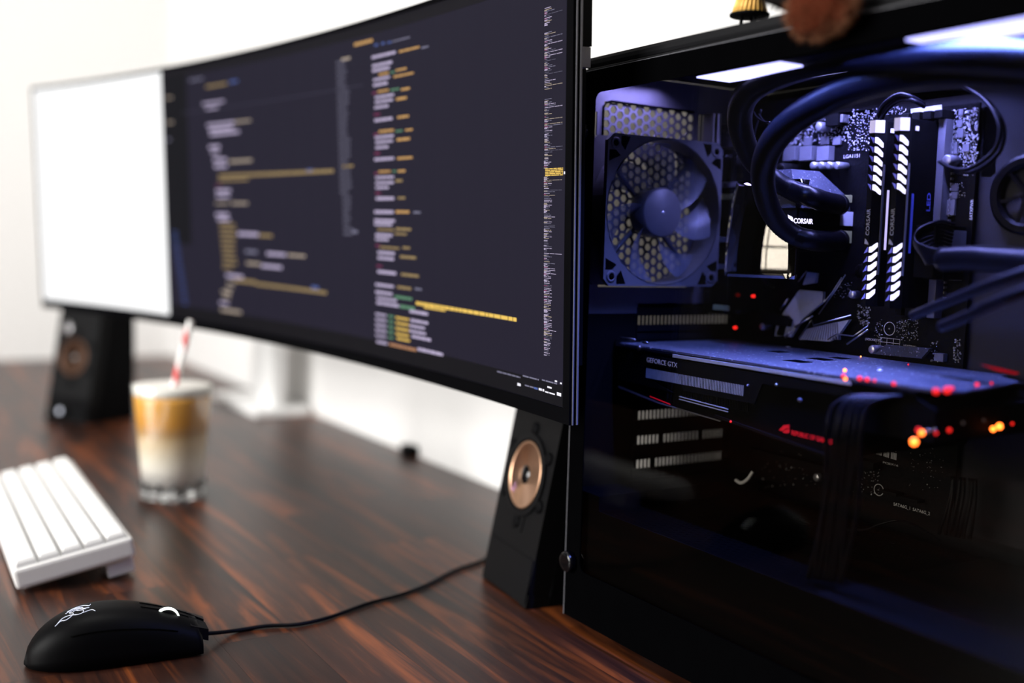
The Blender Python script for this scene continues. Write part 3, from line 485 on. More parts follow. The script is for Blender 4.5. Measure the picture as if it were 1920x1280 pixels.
# ================================================================ computer case  (x = depth behind the glass, -y = towards the front, z = up)
CY = -432; XB = 198
case = thing('computer_case', 'black tower PC case with smoked glass side on the desk at right', 'computer case', (97, -216, 0))
GX0, GX1, GZ0, GZ1, GY0 = -7.5, -3.5, 12, 454, -1
gp = B('glass_side_panel', GX0+.6, GX1, CY+1, GY0, GZ0, GZ1, 'tinted', case)
bd = MB(); ix0, ix1, iz0, iz1 = GY0-20, CY+22, GZ0+42, 436.5
# painted frame: ring with rounded inner corners
def rring(outer, inner, rad, x0, x1, mb):
    (a0, a1, b0, b1), (c0, c1, d0, d1) = outer, inner; n = 8; pin = []; pout = []
    for (cx, cz, a_s) in ((c1-rad, d1-rad, 0), (c0+rad, d1-rad, 90), (c0+rad, d0+rad, 180), (c1-rad, d0+rad, 270)):
        for k in range(n+1):
            a = math.radians(a_s+90*k/n); y, z = cx+rad*math.cos(a), cz+rad*math.sin(a); pin.append((y, z))
            oy = a1 if a_s in (0, 270) else a0; oz = b1 if a_s in (0, 90) else b0
            pout.append((oy, oz))
    N = len(pin); vs = []
    for x in (x0, x1):
        vs += [(x, y, z) for y, z in pin]+[(x, y, z) for y, z in pout]
    fs = []
    for i in range(N):
        j = (i+1) % N; fs += [(i, j, N+j, N+i), (2*N+i, 2*N+j, 3*N+j, 3*N+i), (i, j, 2*N+j, 2*N+i), (N+i, N+j, 3*N+j, 3*N+i)]
    return mb.add(vs, fs)
rring((CY+1, GY0, GZ0, GZ1), (ix1, ix0, iz0, iz1), 7, GX0, GX0+.5, bd).build('painted_border', 'border', gp)
e = MB(); e.box(GX0-.1, GX1, GY0, GY0+.6, GZ0, GZ1); e.build('glass_edge', 'chip', gp); e = MB(); e.box(GX0-.05, GX1, CY+1, GY0, GZ1, GZ1+.35); e.build('glass_edge', 'chip', gp)
for (y, z) in ((-9, 407), (-9, 59), (CY+12, 407), (CY+12, 59)):
    t = MB().lathe((GX0-.2, y, z), (-1,0,0), [(7.6, 0), (8.2, .6), (8.2, 5.5), (7.4, 6.3), (5, 6.6), (0, 6.6)], 28); 
    for k in range(20): a = 2*math.pi*k/20; t.box(GX0-5.2, GX0-.9, y+math.cos(a)*8.2-.4, y+math.cos(a)*8.2+.4, z+math.sin(a)*8.2-.4, z+math.sin(a)*8.2+.4)
    t.build('thumbscrew', 'gloss', case)
# shell
MB().box(GX1, XB, CY, 0, 457, 466, 3).build('top_panel', 'casemetal', case)
MB().box(GX1-1, GX1+14, CY, 0, 446, 457, 1).build('top_rail', 'casemetal', case)
B('side_panel', XB-2, XB, CY, 0, 12, 457, 'casemetal', case)
MB().box(-2, XB, CY, 0, 10, 14).build('bottom_panel', 'casemetal', case)
MB().box(GX1, XB, CY-14, CY, 12, 466, 3).build('front_panel', 'casemetal', case)
for x, y in ((14, -22), (XB-40, -22), (14, CY+45), (XB-40, CY+45)): MB().box(x, x+30, y-20, y+20, 0, 10, 2).build('foot', 'blackm', case)
B('psu_shroud', -1, 172, CY, -36, 12, 106, 'blackm', case)
B('psu_shroud_rear', -1, 172, -36, -2, 12, 118, 'blackm', case)
def hexgrid(mb, P0, du, dv, dn, nu, nv, pitch, hole, keep=None, thick=1.0):
    """sheet of hexagon cells with real holes; P0 corner, du/dv unit vectors, dn thickness direction"""
    R = pitch/math.sqrt(3); r = hole/2; P0 = Vector(P0); du = Vector(du); dv = Vector(dv); dn = Vector(dn)*thick
    for i in range(nu):
        for j in range(nv):
            cu = i*pitch*.866; cv = j*pitch+(pitch/2 if i % 2 else 0)
            if keep and not keep(cu, cv): continue
            vs = []
            for rad in (R, r):
                for k in range(6): a = math.pi/3*k; vs.append(P0+du*(cu+rad*math.cos(a))+dv*(cv+rad*math.sin(a)))
            vs += [v+dn for v in vs[6:12]]
            mb.add(vs, [(k, (k+1) % 6, 6+(k+1) % 6, 6+k) for k in range(6)]+[(6+k, 6+(k+1) % 6, 12+(k+1) % 6, 12+k) for k in range(6)])
    return mb
h = hexgrid(MB(), (4, -40, 106.4), (1,0,0), (0,-1,0), (0,0,-1), 27, 31, 7, 4.6, None, .6)
B('perforation_backing', 0, 170, -262, -37, 105.9, 106.05, 'dark', case)
o = h.build('perforated_grille', 'dark', case); o['kind'] = 'stuff'
# rear wall of the case with honeycomb vent and slot covers
rp = MB()
rp.box(-1, 13, -1.6, 0, 262, 393); rp.box(-1, 4.5, -1.6, 0, 393, 425); rp.box(9, 13, -1.6, 0, 393, 425); rp.box(-1, 13, -1.6, 0, 425, 457)
rp.box(13, 114, -1.6, 0, 434, 457); rp.box(13, 114, -1.6, 0, 262, 284); rp.box(110.5, 114, -1.6, 0, 284, 434); rp.box(13, 15.5, -1.6, 0, 284, 434)
rp.box(114, 116.6, -1.6, 0, 262, 457); rp.box(118.6, XB-2, -1.6, 0, 270, 457); rp.box(116.6, 118.6, -1.6, 0, 262, 408); rp.box(116.6, 118.6, -1.6, 0, 432, 457)
lw = MB(); lw.box(-1, 58.5, -1.6, 0, 12, 262); lw.box(160, XB-2, -1.6, 0, 12, 270); lw.box(58, 160, -1.6, 0, 12, 124); lw.box(58, 160, -1.6, 0, 264, 270); lw.build('shaded_rear_panel', 'blackm', case)  # lower rear wall coloured black to hold the shade below the fan
rear = rp.build('rear_panel', 'rear', case)
h = hexgrid(MB(), (18.5, -1.2, 290), (1,0,0), (0,0,1), (0,1,0), 14, 19, 7.9, 6.7, lambda u, v: True, 1.2)
o = h.build('honeycomb_vent', 'rear', rear); o['kind'] = 'stuff'
MB().tube([(14.5, -2.2, 286), (14.5, -2.2, 429), (17, -2.2, 433), (22, -2.2, 434.5), (110, -2.2, 433.5)], .9, 6).build('vent_groove', 'dark', rear)
for k, z in enumerate((256, 235.6, 215.3, 195, 174.7, 153.2, 132.5)):
    sc = MB(); z0 = z-3.8; z1 = z+3.8
    sc.box(57, 161, -3, -1, z-11, z0); sc.box(57, 161, -3, -1, z1, z+11); x = 61
    rs = random.Random(k)
    while x < 156:
        wv = 1.6 if rs.random() > .05 else 5.7; sc.box(x, x+wv, -2.2, -1, z0, z1); x += wv+2.5
    sc.box(x-.1, 161, -3, -1, z0, z1); sc.build('slot_cover', 'casemetal', case)
    MB().lathe((163, -4, z+2), (0,-1,0), [(3.4, 0), (3.4, 2), (2.4, 2.8), (0, 2.8)], 14).build('slot_screw', 'casemetal', case)
# tray behind the board
tr = B('motherboard_tray', 172.5, 175, CY, -2, 118, 446, 'tray', case)
def slot(pts, x=172.3): P = [at(px, py, 0, x) for px, py in pts]; return MB().prism([Vector((x, p.y, p.z)) for p in P], (-.25, 0, 0))
slot([(1553,220),(1557,213),(1634,205),(1640,211),(1638,218),(1560,226)]).build('tray_cutout', 'dark', tr)
slot([(1700,183),(1704,176),(1818,164),(1826,168),(1824,176),(1706,190)]).build('tray_cutout', 'dark', tr)
slot([(1846,200),(1862,198),(1870,206),(1866,322),(1858,330),(1841,330)]).build('tray_cutout', 'dark', tr)
ring = MB(); c = at(1925, 365, 0, 168); ring.lathe(c, (-1,0,0), [(27, -4), (27, 1), (25, 2), (21, 2), (19, 0), (19, -4)], 36, ring=True); ring.build('cable_grommet', 'rubber', tr)
for k in range(6): a = math.pi*k/3+.3; MB().box(c.x-.5, c.x+.5, -1.2, 1.2, 0, 20, T=Matrix.Translation(Vector((0, c.y, c.z))) @ Matrix.Rotation(a, 4, 'X')).build('grommet_flap', 'rubber', tr)
# LED strip under the top rail (the strip that floods the interior)
st = thing('led_strip', 'glowing white-violet LED strip under the case ceiling behind glass', 'LED strip', (14, -270, 438))
B('strip_base', 2, 36, CY+20, -126, 437.5, 440, 'blackm', st)
segs = MB(); y = -127
while y > CY+28:
    if not -302 < y < -206: segs.box(3, 34, y-15.8, y, 436.4, 437.5)
    y -= 16
segs.build('glowing_segments', 'led', st)
B('added_strip', 121, 135, -250, -80, 453, 456.5, 'blackm', st); B('added_segments', 122, 134, -248, -82, 452.4, 453, 'led', st)  # hidden strip, added to go with the extra board light
# ================================================================ exhaust fan
fz, fx = 346, 60
fan = thing('case_fan', 'black rear exhaust fan with smoky blades lit blue inside the case', 'fan', (fx, -16, fz))
fm = MB(); N = 64; ro = 58.4
def sq(a, h=60): c_, s_ = math.cos(a), math.sin(a); k = h/max(abs(c_), abs(s_)); return c_*k, s_*k
for (ya, yb) in ((-29.5, -25.5), (-8, -4.5)):
    vs = []
    for y in (ya, yb):
        for i in range(N): a = 2*math.pi*(i+.5)/N; vs.append((fx+ro*math.cos(a), y, fz+ro*math.sin(a)))
        for i in range(N): a = 2*math.pi*(i+.5)/N; X, Z = sq(a); vs.append((fx+X, y, fz+Z))
    fs = []
    for i in range(N):
        j = (i+1) % N; fs += [(i, j, N+j, N+i), (2*N+i, 2*N+j, 3*N+j, 3*N+i), (i, j, 2*N+j, 2*N+i), (N+i, N+j, 3*N+j, 3*N+i)]
    fm.add(vs, fs)
fm.lathe((fx, -4.6, fz), (0,-1,0), [(ro, 0), (ro, 24.9), (ro+1.3, 24.9), (ro+1.3, 0)], 64, ring=True)
fr_ = fm.build('fan_frame', 'fan', fan)
for sx in (-1, 1):
    for sz in (-1, 1):
        MB().lathe((fx+sx*52.5, -25.6, fz+sz*52.5), (0,-1,0), [(4.6, 0), (4.6, 4.6), (2.6, 4.6), (2.6, 4.2), (0, 4.2)], 20).build('corner_mount', 'fan', fr_)
        MB().lathe((fx+sx*52.5, -30.3, fz+sz*52.5), (0,-1,0), [(2.5, 0), (0, .1)], 16).build('screw_hole', 'dark', fr_)
        for (a, b) in (((43, 57.5), (51, 44)), ((57.5, 43), (44, 51))):
            pass
        q = [(47, 58), (58, 58), (58, 47)]
        MB().prism([(fx+sx*38, -29.55, fz+sz*58.3), (fx+sx*47, -29.55, fz+sz*58.3), (fx+sx*47, -29.55, fz+sz*52), (fx+sx*43, -29.55, fz+sz*47.5)], (0, -.15, 0)).build('corner_pocket', 'dark', fr_)
        MB().prism([(fx+sx*58.3, -29.55, fz+sz*38), (fx+sx*58.3, -29.55, fz+sz*47), (fx+sx*52, -29.55, fz+sz*47), (fx+sx*47.5, -29.55, fz+sz*43)], (0, -.15, 0)).build('corner_pocket', 'dark', fr_)
MB().lathe((fx, -8, fz), (0,-1,0), [(20, 0), (20.4, 1), (20.4, 17.5), (18.8, 19.2), (0, 19.5)], 48).build('hub', 'fan', fan)
MB().lathe((fx, -27.4, fz), (0,-1,0), [(1.6, 0), (1.2, .3), (0, .3)], 12).build('hub_dimple', 'smd', fan)
for k in range(4):
    a = math.radians(45+90*k); MB().tube([(fx+math.cos(a)*18, -6, fz+math.sin(a)*18), (fx+math.cos(a)*59, -6, fz+math.sin(a)*59)], 2.2, 6).build('strut', 'fan', fan)
bl = None
for k in range(7):
    mb = MB(); vs = []; nr, na = 8, 6
    for i in range(nr+1):
        r = 20+36.5*i/nr; sweep = .42*(i/nr)**1.3
        for j in range(na+1):
            t = j/na; a = 2*math.pi*k/7+.15+sweep+t*(.50+.10*i/nr); y = -24+15*t*(1-.25*i/nr)-1.5*math.sin(math.pi*t)
            vs.append((fx+r*math.cos(a), y, fz+r*math.sin(a)))
    fs = [(i*(na+1)+j, i*(na+1)+j+1, (i+1)*(na+1)+j+1, (i+1)*(na+1)+j) for i in range(nr) for j in range(na)]
    n0 = len(vs); vs += [(x, y-.9, z) for x, y, z in vs]; fs += [tuple(n0+i for i in reversed(f)) for f in list(fs)]
    mb.add(vs, fs, 0, True).build('fan_blade', 'blade', fan, normals=False)
# ================================================================ motherboard
PX = 167
mbd = thing('motherboard', 'black circuit board with silver parts and printed letters behind graphics card', 'motherboard', (PX+1, -116, 271))
B('circuit_board', PX, PX+1.6, -236.6, -4, 119, 424, 'pcb', mbd)
RT = Vector((0,-1,0)); UPV = Vector((0,0,1))
def bp(px, py, x=PX): return at(px, py, 0, x)
def pbox(name, x0, y0, x1, y1, h, m, parent=None, b=.3):
    p = bp(x0, y0); q = bp(x1, y1); o = MB().box(PX-h, PX, min(p.y, q.y), max(p.y, q.y), min(p.z, q.z), max(p.z, q.z), b).build(name, m, parent or mbd); return o
# chokes, chips
for x0 in (1480, 1511, 1543): pbox('choke', x0, 276, x0+21, 301, 7, 'chip')
for x0, y0 in ((1464, 258), (1509, 258), (1541, 256), (1564, 257)): pbox('chip', x0, y0, x0+14, y0+14, 1.6, 'chip')
pbox('power_header', 1563, 217, 1586, 236, 9, 'black'); pbox('header_pin', 1587, 216, 1591, 230, 7, 'smd')
pbox('controller_chip', 1780, 268, 1797, 289, 2, 'chip'); pbox('controller_chip', 1808, 270, 1820, 284, 2, 'chip'); pbox('controller_chip', 1767, 375, 1792, 404, 2.2, 'chip')
pbox('chip', 1785, 345, 1797, 358, 1.6, 'chip'); pbox('chip', 1785, 360, 1797, 372, 1.6, 'chip'); pbox('chip', 1797, 242, 1808, 258, 1.6, 'chip'); pbox('chip', 1800, 205, 1808, 216, 1.6, 'chip')
pbox('chip', 1796, 225, 1806, 238, 1.6, 'chip'); pbox('port_block', 1730, 214, 1746, 238, 4, 'heat')
pbox('chip', 1760, 661, 1776, 678, 5, 'chip')
def capac(px, py, r, h, mm='smd', side='chip', name='capacitor'):
    p = at(px, py, 0, PX-h); c0 = Vector((PX, p.y, p.z)); o = MB().lathe(c0, (-1,0,0), [(r, 0), (r, h-.6), (r-.6, h)], 24).build(name, side, mbd)
    MB().lathe((PX-h-.05, p.y, p.z), (-1,0,0), [(r-.5, 0), (r-.8, .25), (0, .25)], 24).build('capacitor_top', mm, o); return o
capac(1535, 237, 3.8, 11); capac(1775, 300, 4.0, 10); capac(1429, 612, 3.2, 10); capac(1596, 552, 3.0, 8); capac(1634, 655, 3.4, 9); capac(1481, 604, 2.0, 6); capac(1530, 895, 3.4, 10)
for k in range(4): capac(1523+k*15, 310, 3.0, 12, 'smd', 'smd')
capac(1612, 508, 5.6, 8, 'blackm', 'blackm', 'standoff'); capac(1461, 317, 5.5, 20, 'gloss', 'black', 'standoff')
# label, connectors
p = bp(1708, 210); q = bp(1766, 203)
o = MB().prism([bp(1708,204), bp(1766,196), bp(1767,208), bp(1709,216)], (-.5,0,0)).build('white_label', 'silk', mbd)
for k in range(9): z = bp(1730, 420).z; 
plug = MB().box(PX-22, PX, -232, -214, 300, 338, 1).build('power_socket', 'blackm', mbd)
pbox('socket_label', 1800, 433, 1811, 464, 23, 'heat'); pbox('socket_label', 1794, 515, 1804, 526, 9, 'heat')
for k, y in enumerate((-185, -194.5, -204, -213.5)):
    o = MB().box(PX-9, PX, y-3.2, y+3.2, 272, 414, .5).build('memory_slot', 'black' if k < 3 else 'chip', mbd)
    MB().box(PX-14, PX, y-3.4, y+3.4, 414, 420, .6).build('slot_latch', 'black', o)
pin = MB()
for k in range(34): pin.box(PX-3, PX, -219.4, -218.6, 286+k*3.7, 287.6+k*3.7)
o = pin.build('solder_pins', 'smd', mbd); o['kind'] = 'stuff'
# small surface parts
sm = MB(); sk = MB(); rs = random.Random(11)
def scatter(n, x0, y0, x1, y1, big=1.0):
    for _ in range(int(n*1.8)):
        px = rs.uniform(x0, x1); py = rs.uniform(y0, y1)-(px-x0)*.07; p = bp(px, py); a = rs.choice((.22, .35, .6))*big; b = rs.choice((.22, .35, .7))*big
        (sm if rs.random() < .5 else sk).box(PX-(.8 if rs.random() < .5 else .15), PX, p.y-a, p.y+a, p.z-b, p.z+b)
scatter(170, 1480, 225, 1592, 272); scatter(110, 1590, 212, 1640, 285, .8); scatter(190, 1785, 205, 1834, 300); scatter(60, 1805, 262, 1830, 330, .8); scatter(50, 1600, 206, 1700, 222)
scatter(50, 1608, 570, 1632, 612, .8); scatter(60, 1682, 600, 1722, 640, .6); scatter(26, 1640, 600, 1655, 650, .5); scatter(18, 1745, 640, 1760, 680, .7); scatter(26, 1788, 636, 1802, 680, .7)
scatter(40, 1600, 880, 1650, 930, .5); scatter(30, 1700, 830, 1770, 920, .5); scatter(30, 1415, 840, 1530, 920, .8); scatter(24, 1775, 345, 1810, 375, .6); scatter(30, 1565, 530, 1600, 560, .4); scatter(40, 1470, 240, 1500, 300, .6)
o = sm.build('surface_parts', 'smd', mbd); o['kind'] = 'stuff'; 
for k in range(22): # barcode
    a = 1622+k*2.75
    if rs.random() < .8: p = bp(a, 822+k*.85); sk.box(PX-.15, PX, p.y-.55, p.y+.35, p.z-3, p.z+3)
    if rs.random() < .85: p = bp(a, 838+k*.85); sk.box(PX-.15, PX, p.y-.6, p.y+.4, p.z-2.6, p.z+2.6)
sk.build('printed_marks', 'silk', mbd)['kind'] = 'stuff'
def btext(s, px, py, h, m='silk', width=None, rot=False, x=PX-.2):
    p = bp(px, py, x); k = 760/1000.0
    text(s, (x, p.y, p.z), UPV if rot else RT, (-RT if rot else UPV), h, m, mbd, 'board_lettering', .1, .0, width)
btext('LGA1151', 1581, 297, 4.0, width=16); btext('SATA6G_1', 1675, 947, 3.4, width=15); btext('SATA6G_2', 1711, 957, 3.4, width=15)
btext('EATXPWR', 1823, 412, 3.4, rot=True, width=14); btext('HEATSINK1', 1694, 650, 2.6, width=11); btext('(SOCKET3)', 1622, 637, 2.4, width=14); btext('PCIEX16', 1655, 868, 2.2, width=14)
for px, py, r in ((1668, 616, 5.2), (1648, 918, 4.6)):
    p = bp(px, py); MB().lathe((PX-.1, p.y, p.z), (-1,0,0), [(r, 0), (r, .2), (r-.45, .2), (r-.45, 0)], 40, ring=True).build('printed_ring', 'silk', mbd); MB().lathe((PX-.1, p.y, p.z), (-1,0,0), [(.7, 0), (.5, .8), (0, .8)], 12).build('post', 'smd', mbd)
tb = MB()
for k in range(4): p = bp(1651+k*12, 640+k*1.3); tb.box(PX-.15, PX, p.y-.12, p.y+.12, p.z-3.5, p.z+3.5)
for k in range(3): p = bp(1651, 632+k*8); q = bp(1687, 636+k*8); tb.prism([(PX, p.y, p.z), (PX, q.y, q.z), (PX, q.y, q.z-.3), (PX, p.y, p.z-.3)], (-.15, 0, 0))
tb.build('printed_table', 'silk', mbd)
# angular heatsink plates with silver lines
def poly(name, pts, h, m, parent=None): P = [bp(x, y, PX-h) for x, y in pts]; return MB().prism([Vector((PX-h, p.y, p.z)) for p in P], (min(h, 3), 0, 0)).build(name, m, parent or mbd)
hs = poly('heatsink_plate', [(1468,586),(1499,543),(1543,547),(1542,566),(1502,600),(1482,632),(1455,628)], 9, 'heat')
hs2 = poly('striped_plate', [(1512,617),(1592,599),(1572,628),(1555,640),(1498,636)], 9, 'heat')
for k in range(16): a = k/15; poly('stripe', [(1512+a*56, 616-a*13), (1514+a*56, 616-a*13), (1500+a*58+14*a, 637), (1498+a*58+14*a, 637)], 9.4, 'chip', hs2)
poly('heatsink_plate', [(1513,510),(1531,512),(1528,530),(1505,534)], 9, 'heat'); poly('heatsink_plate', [(1456,608),(1475,608),(1470,630),(1452,630)], 9, 'heat')
poly('heatsink_plate', [(1660,646),(1744,653),(1727,672),(1640,664)], 9, 'flaked'); poly('heatsink_block', [(1428,586),(1474,592),(1482,600),(1478,612),(1432,608)], 14, 'black')
def line(pts, r=.55, h=10): 
    P = [bp(x, y, PX-h) for x, y in pts]; MB().tube(P, r, 6).build('silver_line', 'silver', hs)
line([(1463,581),(1478,560)], .9); line([(1585,515),(1566,545),(1535,589)]); line([(1578,520),(1561,547),(1546,566),(1544,549)]); line([(1524,592),(1490,613)], .9)
line([(1498,634),(1522,600),(1525,610),(1595,591)]); line([(1552,636),(1567,626),(1600,630),(1627,611)]); line([(1588,645),(1627,618)], .8); line([(1497,528),(1512,508)]); line([(1472,632),(1484,620)], .9)
# rear port shroud and odd metal parts beside the fan
sh = MB().box(128, PX, -34, -3, 262, 398, 3).build('port_shroud', 'gloss', mbd)
MB().box(134, 150, -28, -6, 404, 424, 2).build('shroud_cap', 'flake', mbd); MB().box(122, 125.5, -20, -4, 398, 432, .8).build('metal_tab', 'silver', mbd); MB().box(118.5, 120, -18, -4, 398, 432, .4).build('metal_tab', 'silver', mbd)
for z, w_, mm in ((372, 14, 'silver'), (362, 9, 'olive'), (326, 22, 'chip'), (303, 26, 'chip'), (268, 5, 'olive')): MB().box(128-3, 128-1, -34-w_, -20, z-2.2, z+2.2, .5).build('port_contact', mm, mbd)
for px, py in ((1414, 555), (1380, 614)): p = at(px, py, 0, 150); MB().lathe(p, (-1,0,0), [(1.4, 0), (1.2, 2.4), (0, 2.6)], 12).build('status_light', 'red', mbd)
# lower dark sockets
for px, py in ((1665, 915), (1704, 928)): pbox('drive_socket', px, py, px+30, py+14, 9, 'black')
MB().box(PX-10, PX, -172, -60, 152, 158, .5).build('expansion_slot', 'black', mbd); MB().box(PX-10, PX, -150, -40, 140, 146, .5).build('expansion_slot', 'black', mbd)
# ================================================================ memory sticks
def ram(label, y0):
    r = thing('memory_stick', label, 'memory module', (PX-6, y0, 346), 'lit memory sticks on the motherboard')
    Z0, Z1 = 279, 412
    MB().box(127, PX-3, y0-4, y0+4, Z0, Z1, .4).build('heat_spreader', 'blackm', r)
    prof = [(121, y0+4), (121, y0-.6), (126.4, y0-3.6), (129, y0-4.6), (129, y0+4)]
    MB().prism([(x, y, Z0) for x, y in prof], (0, 0, Z1-Z0)).build('light_bar_housing', 'black', r)
    A = Vector((121, y0-.6, 0)); Bv = Vector((126.4, y0-3.6, 0)); dn = Vector((-3, -5.4, 0)).normalized()
    def ch(t, z): return A.lerp(Bv, t)+Vector((0, 0, z))
    for s in (1, -1):
        for k in range(6):
            zc = (Z1-14.5-k*6.7) if s > 0 else (Z0+8+k*6.7)
            pts = [(.02, zc+2.6), (.30, zc+2.5), (.62, zc+.9*1), (1.0, zc-1.6), (1.0, zc-4.6), (.75, zc-3.9), (.35, zc-1.9), (.02, zc-1.2)]
            if s < 0: pts = [(t, 2*zc-z) for t, z in reversed(pts)]
            MB().prism([ch(t, z)+dn*.1 for t, z in pts], dn*.8).build('light_window', 'ledw', r)
            q = [(y0+.2, zc+2.2), (y0+3.4, zc+3.4), (y0+.2, zc-1.4)]
            if s < 0: q = [(y, 2*zc-z) for y, z in reversed(q)]
            MB().prism([(120.95, y, z) for y, z in q], (-.3, 0, 0)).build('side_glow', 'ledb', r)
    MB().prism([(121-.2, y0+3.6, Z1-8.5), (120.6, y0-.8, Z1-9.5), (126.6, y0-4.2, Z1-9), (126.6, y0-4.2, Z1+.4), (120.6, y0-.8, Z1+.4), (120.8, y0+3.6, Z1+.4)], (0,0,.01)) 
    cap = MB(); cap.prism([(x+ox, y+oy, Z1-8.6) for (x, y), (ox, oy) in zip(prof[:3]+[(126.4, y0+4)], ((-.5, .2), (-.5, -.3), (0, -.7), (0, .2)))], (0, 0, 8.8)); cap.build('end_cap_light', 'capl', r)
    MB().box(PX-34, PX-31, y0-4.7, y0-4, Z1-8, Z1-5).build('spreader_glint', 'capl', r)  # a glint on the spreader, built as a small glowing block
    text('CORSAIR', (120.85, y0+1.9, 328), UPV, (0, 1, 0), 4.2, 'greyt', r, 'lettering', .1, .05, 20) if False else text('CORSAIR', (120.8, y0-.3, 330), (0,0,1), (0,1,0), 4.4, 'greyt', r, 'lettering', .1, .0, 19)
    for j, (a, b) in enumerate(((0, 5), (1.3, 4.2), (2.6, 3))): MB().prism([(120.8, y0+3.2-j*1.3, 324-a*.2), (120.8, y0+3.2-j*1.3-1.0, 324-a*.2), (120.8, y0+2.4-j*.9-.6, 324+b-2), (120.8, y0+3.0-j*.9, 324+b-1)], (-.15, 0, 0)).build('emblem_sail', 'greyt', r)
    MB().box(126.6, 128.6, y0-5, y0-4.6, 302, 381, .1).build('chamfer_strip', 'chip', r)
    return r
r1 = ram('lit memory stick with white light windows, left one of the pair', -185.5)
r2 = ram('lit memory stick with white light windows, right one beside the dark spreader', -206.8)
MB().box(132.5, 134.3, -185.5-5.2, -185.5-4.4, 320, 363, .2).build('light_line', 'ledline', r1)
MB().box(132.5, 134.3, -206.8-5.2, -206.8-4.4, 318, 360, .2).build('light_line', 'ledline2', r2)
text('LED', (150, -211.6, 345), (0,0,1), (-1,0,0), 5.5, 'ledline2', r2, 'lettering', .1, .1, 14) if False else text('LED', (153, -211.5, 348), (0,0,1), (-1,0,0), 5.5, 'ledline2', r2, 'lettering', .1, .1, 13)
# ================================================================ liquid cooler
clr = thing('liquid_cooler', 'black processor water cooler with two thick curved tubes', 'cooler', (138, -98, 346))
by0, by1 = -128, -68
cb = MB(); cb.box(108, PX-1, by0, by1, 318, 352, 1); cb.build('pump_base', 'blackm', clr)
band = MB(); band.box(106, PX-4, by0-1.2, by1, 337.5, 350.2, .4); band.build('name_band', 'flaked' if False else 'casemetal', clr)
def fr2(x0, x1, ya, yb, z): return [(x0, ya, z), (x1, ya, z), (x1, yb, z), (x0, yb, z)]
def frustum(l0, l1, name, m):
    mb = MB(); mb.add(l0+l1, [(3,2,1,0), (4,5,6,7)]+[(i, (i+1) % 4, 4+(i+1) % 4, 4+i) for i in range(4)]); return mb.build(name, m, clr)
frustum(fr2(104, PX-3, by0-2, by1, 350.2), fr2(104, PX-3, by0, by1, 360), 'pump_cap', 'flaked')
frustum(fr2(104, PX-3, by0, by1, 360), fr2(118, PX-18, by0+18, by1-6, 381), 'faceted_crown', 'flaked')
frustum(fr2(112, 140, by0-2.6, by0-2, 350.4), fr2(116, 136, by0-2.6, by0-2, 357), 'front_facet', 'flake')
def ft(s, px, py, h, width, m): p = at(px, py, 1, by0-1.5); text(s, (p.x, by0-1.5, p.z), (1,0,0), (0,0,1), h, m, clr, 'lettering', .2, .08, width)
ft('CORSAIR', 1488, 418, 5.4, 20.5, 'ledw')
for j, (a, b) in enumerate(((0, 9), (1.6, 7.4), (3.2, 5.6))):
    p = at(1479+j*3, 418-j*1.5, 1, by0-1.5); MB().prism([(p.x, by0-1.4, p.z), (p.x+1.6, by0-1.4, p.z), (p.x+.4, by0-1.4, p.z+b*.55), (p.x-1.4, by0-1.4, p.z+b*.7)], (0, -.3, 0)).build('emblem_sail', 'ledw', clr)
p = at(1576, 396, 1, by0-1.3); q = at(1598, 424, 1, by0-1.3); MB().box(p.x, q.x, by0-2.4, by0-1.2, q.z, p.z, .2).build('silver_badge', 'whitem', clr)
for a, b in (((1583, 365), (1596, 380)), ((1579, 432), (1597, 456))):
    p = at(*a, 1, by0-1.3); q = at(*b, 1, by0-1.3); MB().box(p.x, q.x, by0-2.2, by0-1, q.z, p.z, .2).build('clear_clip', 'olive', clr)
# curved gloss cover left of the pump
dv = []; df = []; nn_ = 18
for i in range(nn_+1):
    for j in range(nn_+1):
        a = -1+2*i/nn_; b = -1+2*j/nn_; dv.append((92+61*(.08*(1-a)/2+.21*((1-a)/2)**2)+(b*38+26)**2/460, -98.5+a*30.5, 334+b*38))
for i in range(nn_):
    for j in range(nn_): a = i*(nn_+1)+j; df.append((a, a+1, a+nn_+2, a+nn_+1))
rim = [i*(nn_+1) for i in range(nn_+1)]+[nn_*(nn_+1)+j for j in range(1, nn_+1)]+[i*(nn_+1)+nn_ for i in range(nn_-1, -1, -1)]+list(range(nn_-1, 0, -1))
n0 = len(dv); dv += [(106.5, dv[i][1], dv[i][2]) for i in rim]; L_ = len(rim); df += [(rim[i], rim[(i+1) % L_], n0+(i+1) % L_, n0+i) for i in range(L_)]+[tuple(range(n0, n0+L_))]
MB().add(dv, df, 0, True).build('gloss_cover', 'pumpgloss', clr)
# tubes
def xx(px, py, x): return at(px, py, 0, x)
PA = [at(1574,450,1,-131), at(1550,452,1,-140), at(1522,450,1,-144), xx(1490,441,98), xx(1460,418,86), xx(1441,386,75), xx(1431,345,64), xx(1433,305,54), xx(1450,265,47), xx(1482,230,42), xx(1530,198,38), xx(1590,168,38), xx(1680,144,38), xx(1790,133,36), xx(1930,142,34), xx(2050,160,34)]
PB = [at(1574,384,1,-131), at(1550,379,1,-140), at(1520,369,1,-144), xx(1484,356,104), xx(1448,335,92), xx(1414,303,82), xx(1395,265,70), xx(1387,228,60), xx(1392,192,52), xx(1412,165,46), xx(1450,143,40), xx(1505,124,34), xx(1575,110,30), xx(1680,104,26), xx(1790,104,22), xx(1930,112,20), xx(2050,125,20)]
for P in (PB, PA):
    q = resample(spline(P, 24), 1.3)
    rr_ = [7.4 if i < 60 else min(9.2, 7.4+(i-60)*.03) for i in range(len(q))]
    MB().tube(q, rr_, 24, rib=.45 if P else 0).build('coolant_tube', 'rubber', clr)
    MB().tube(q[:5], 8.2, 20).build('tube_collar', 'black', clr)
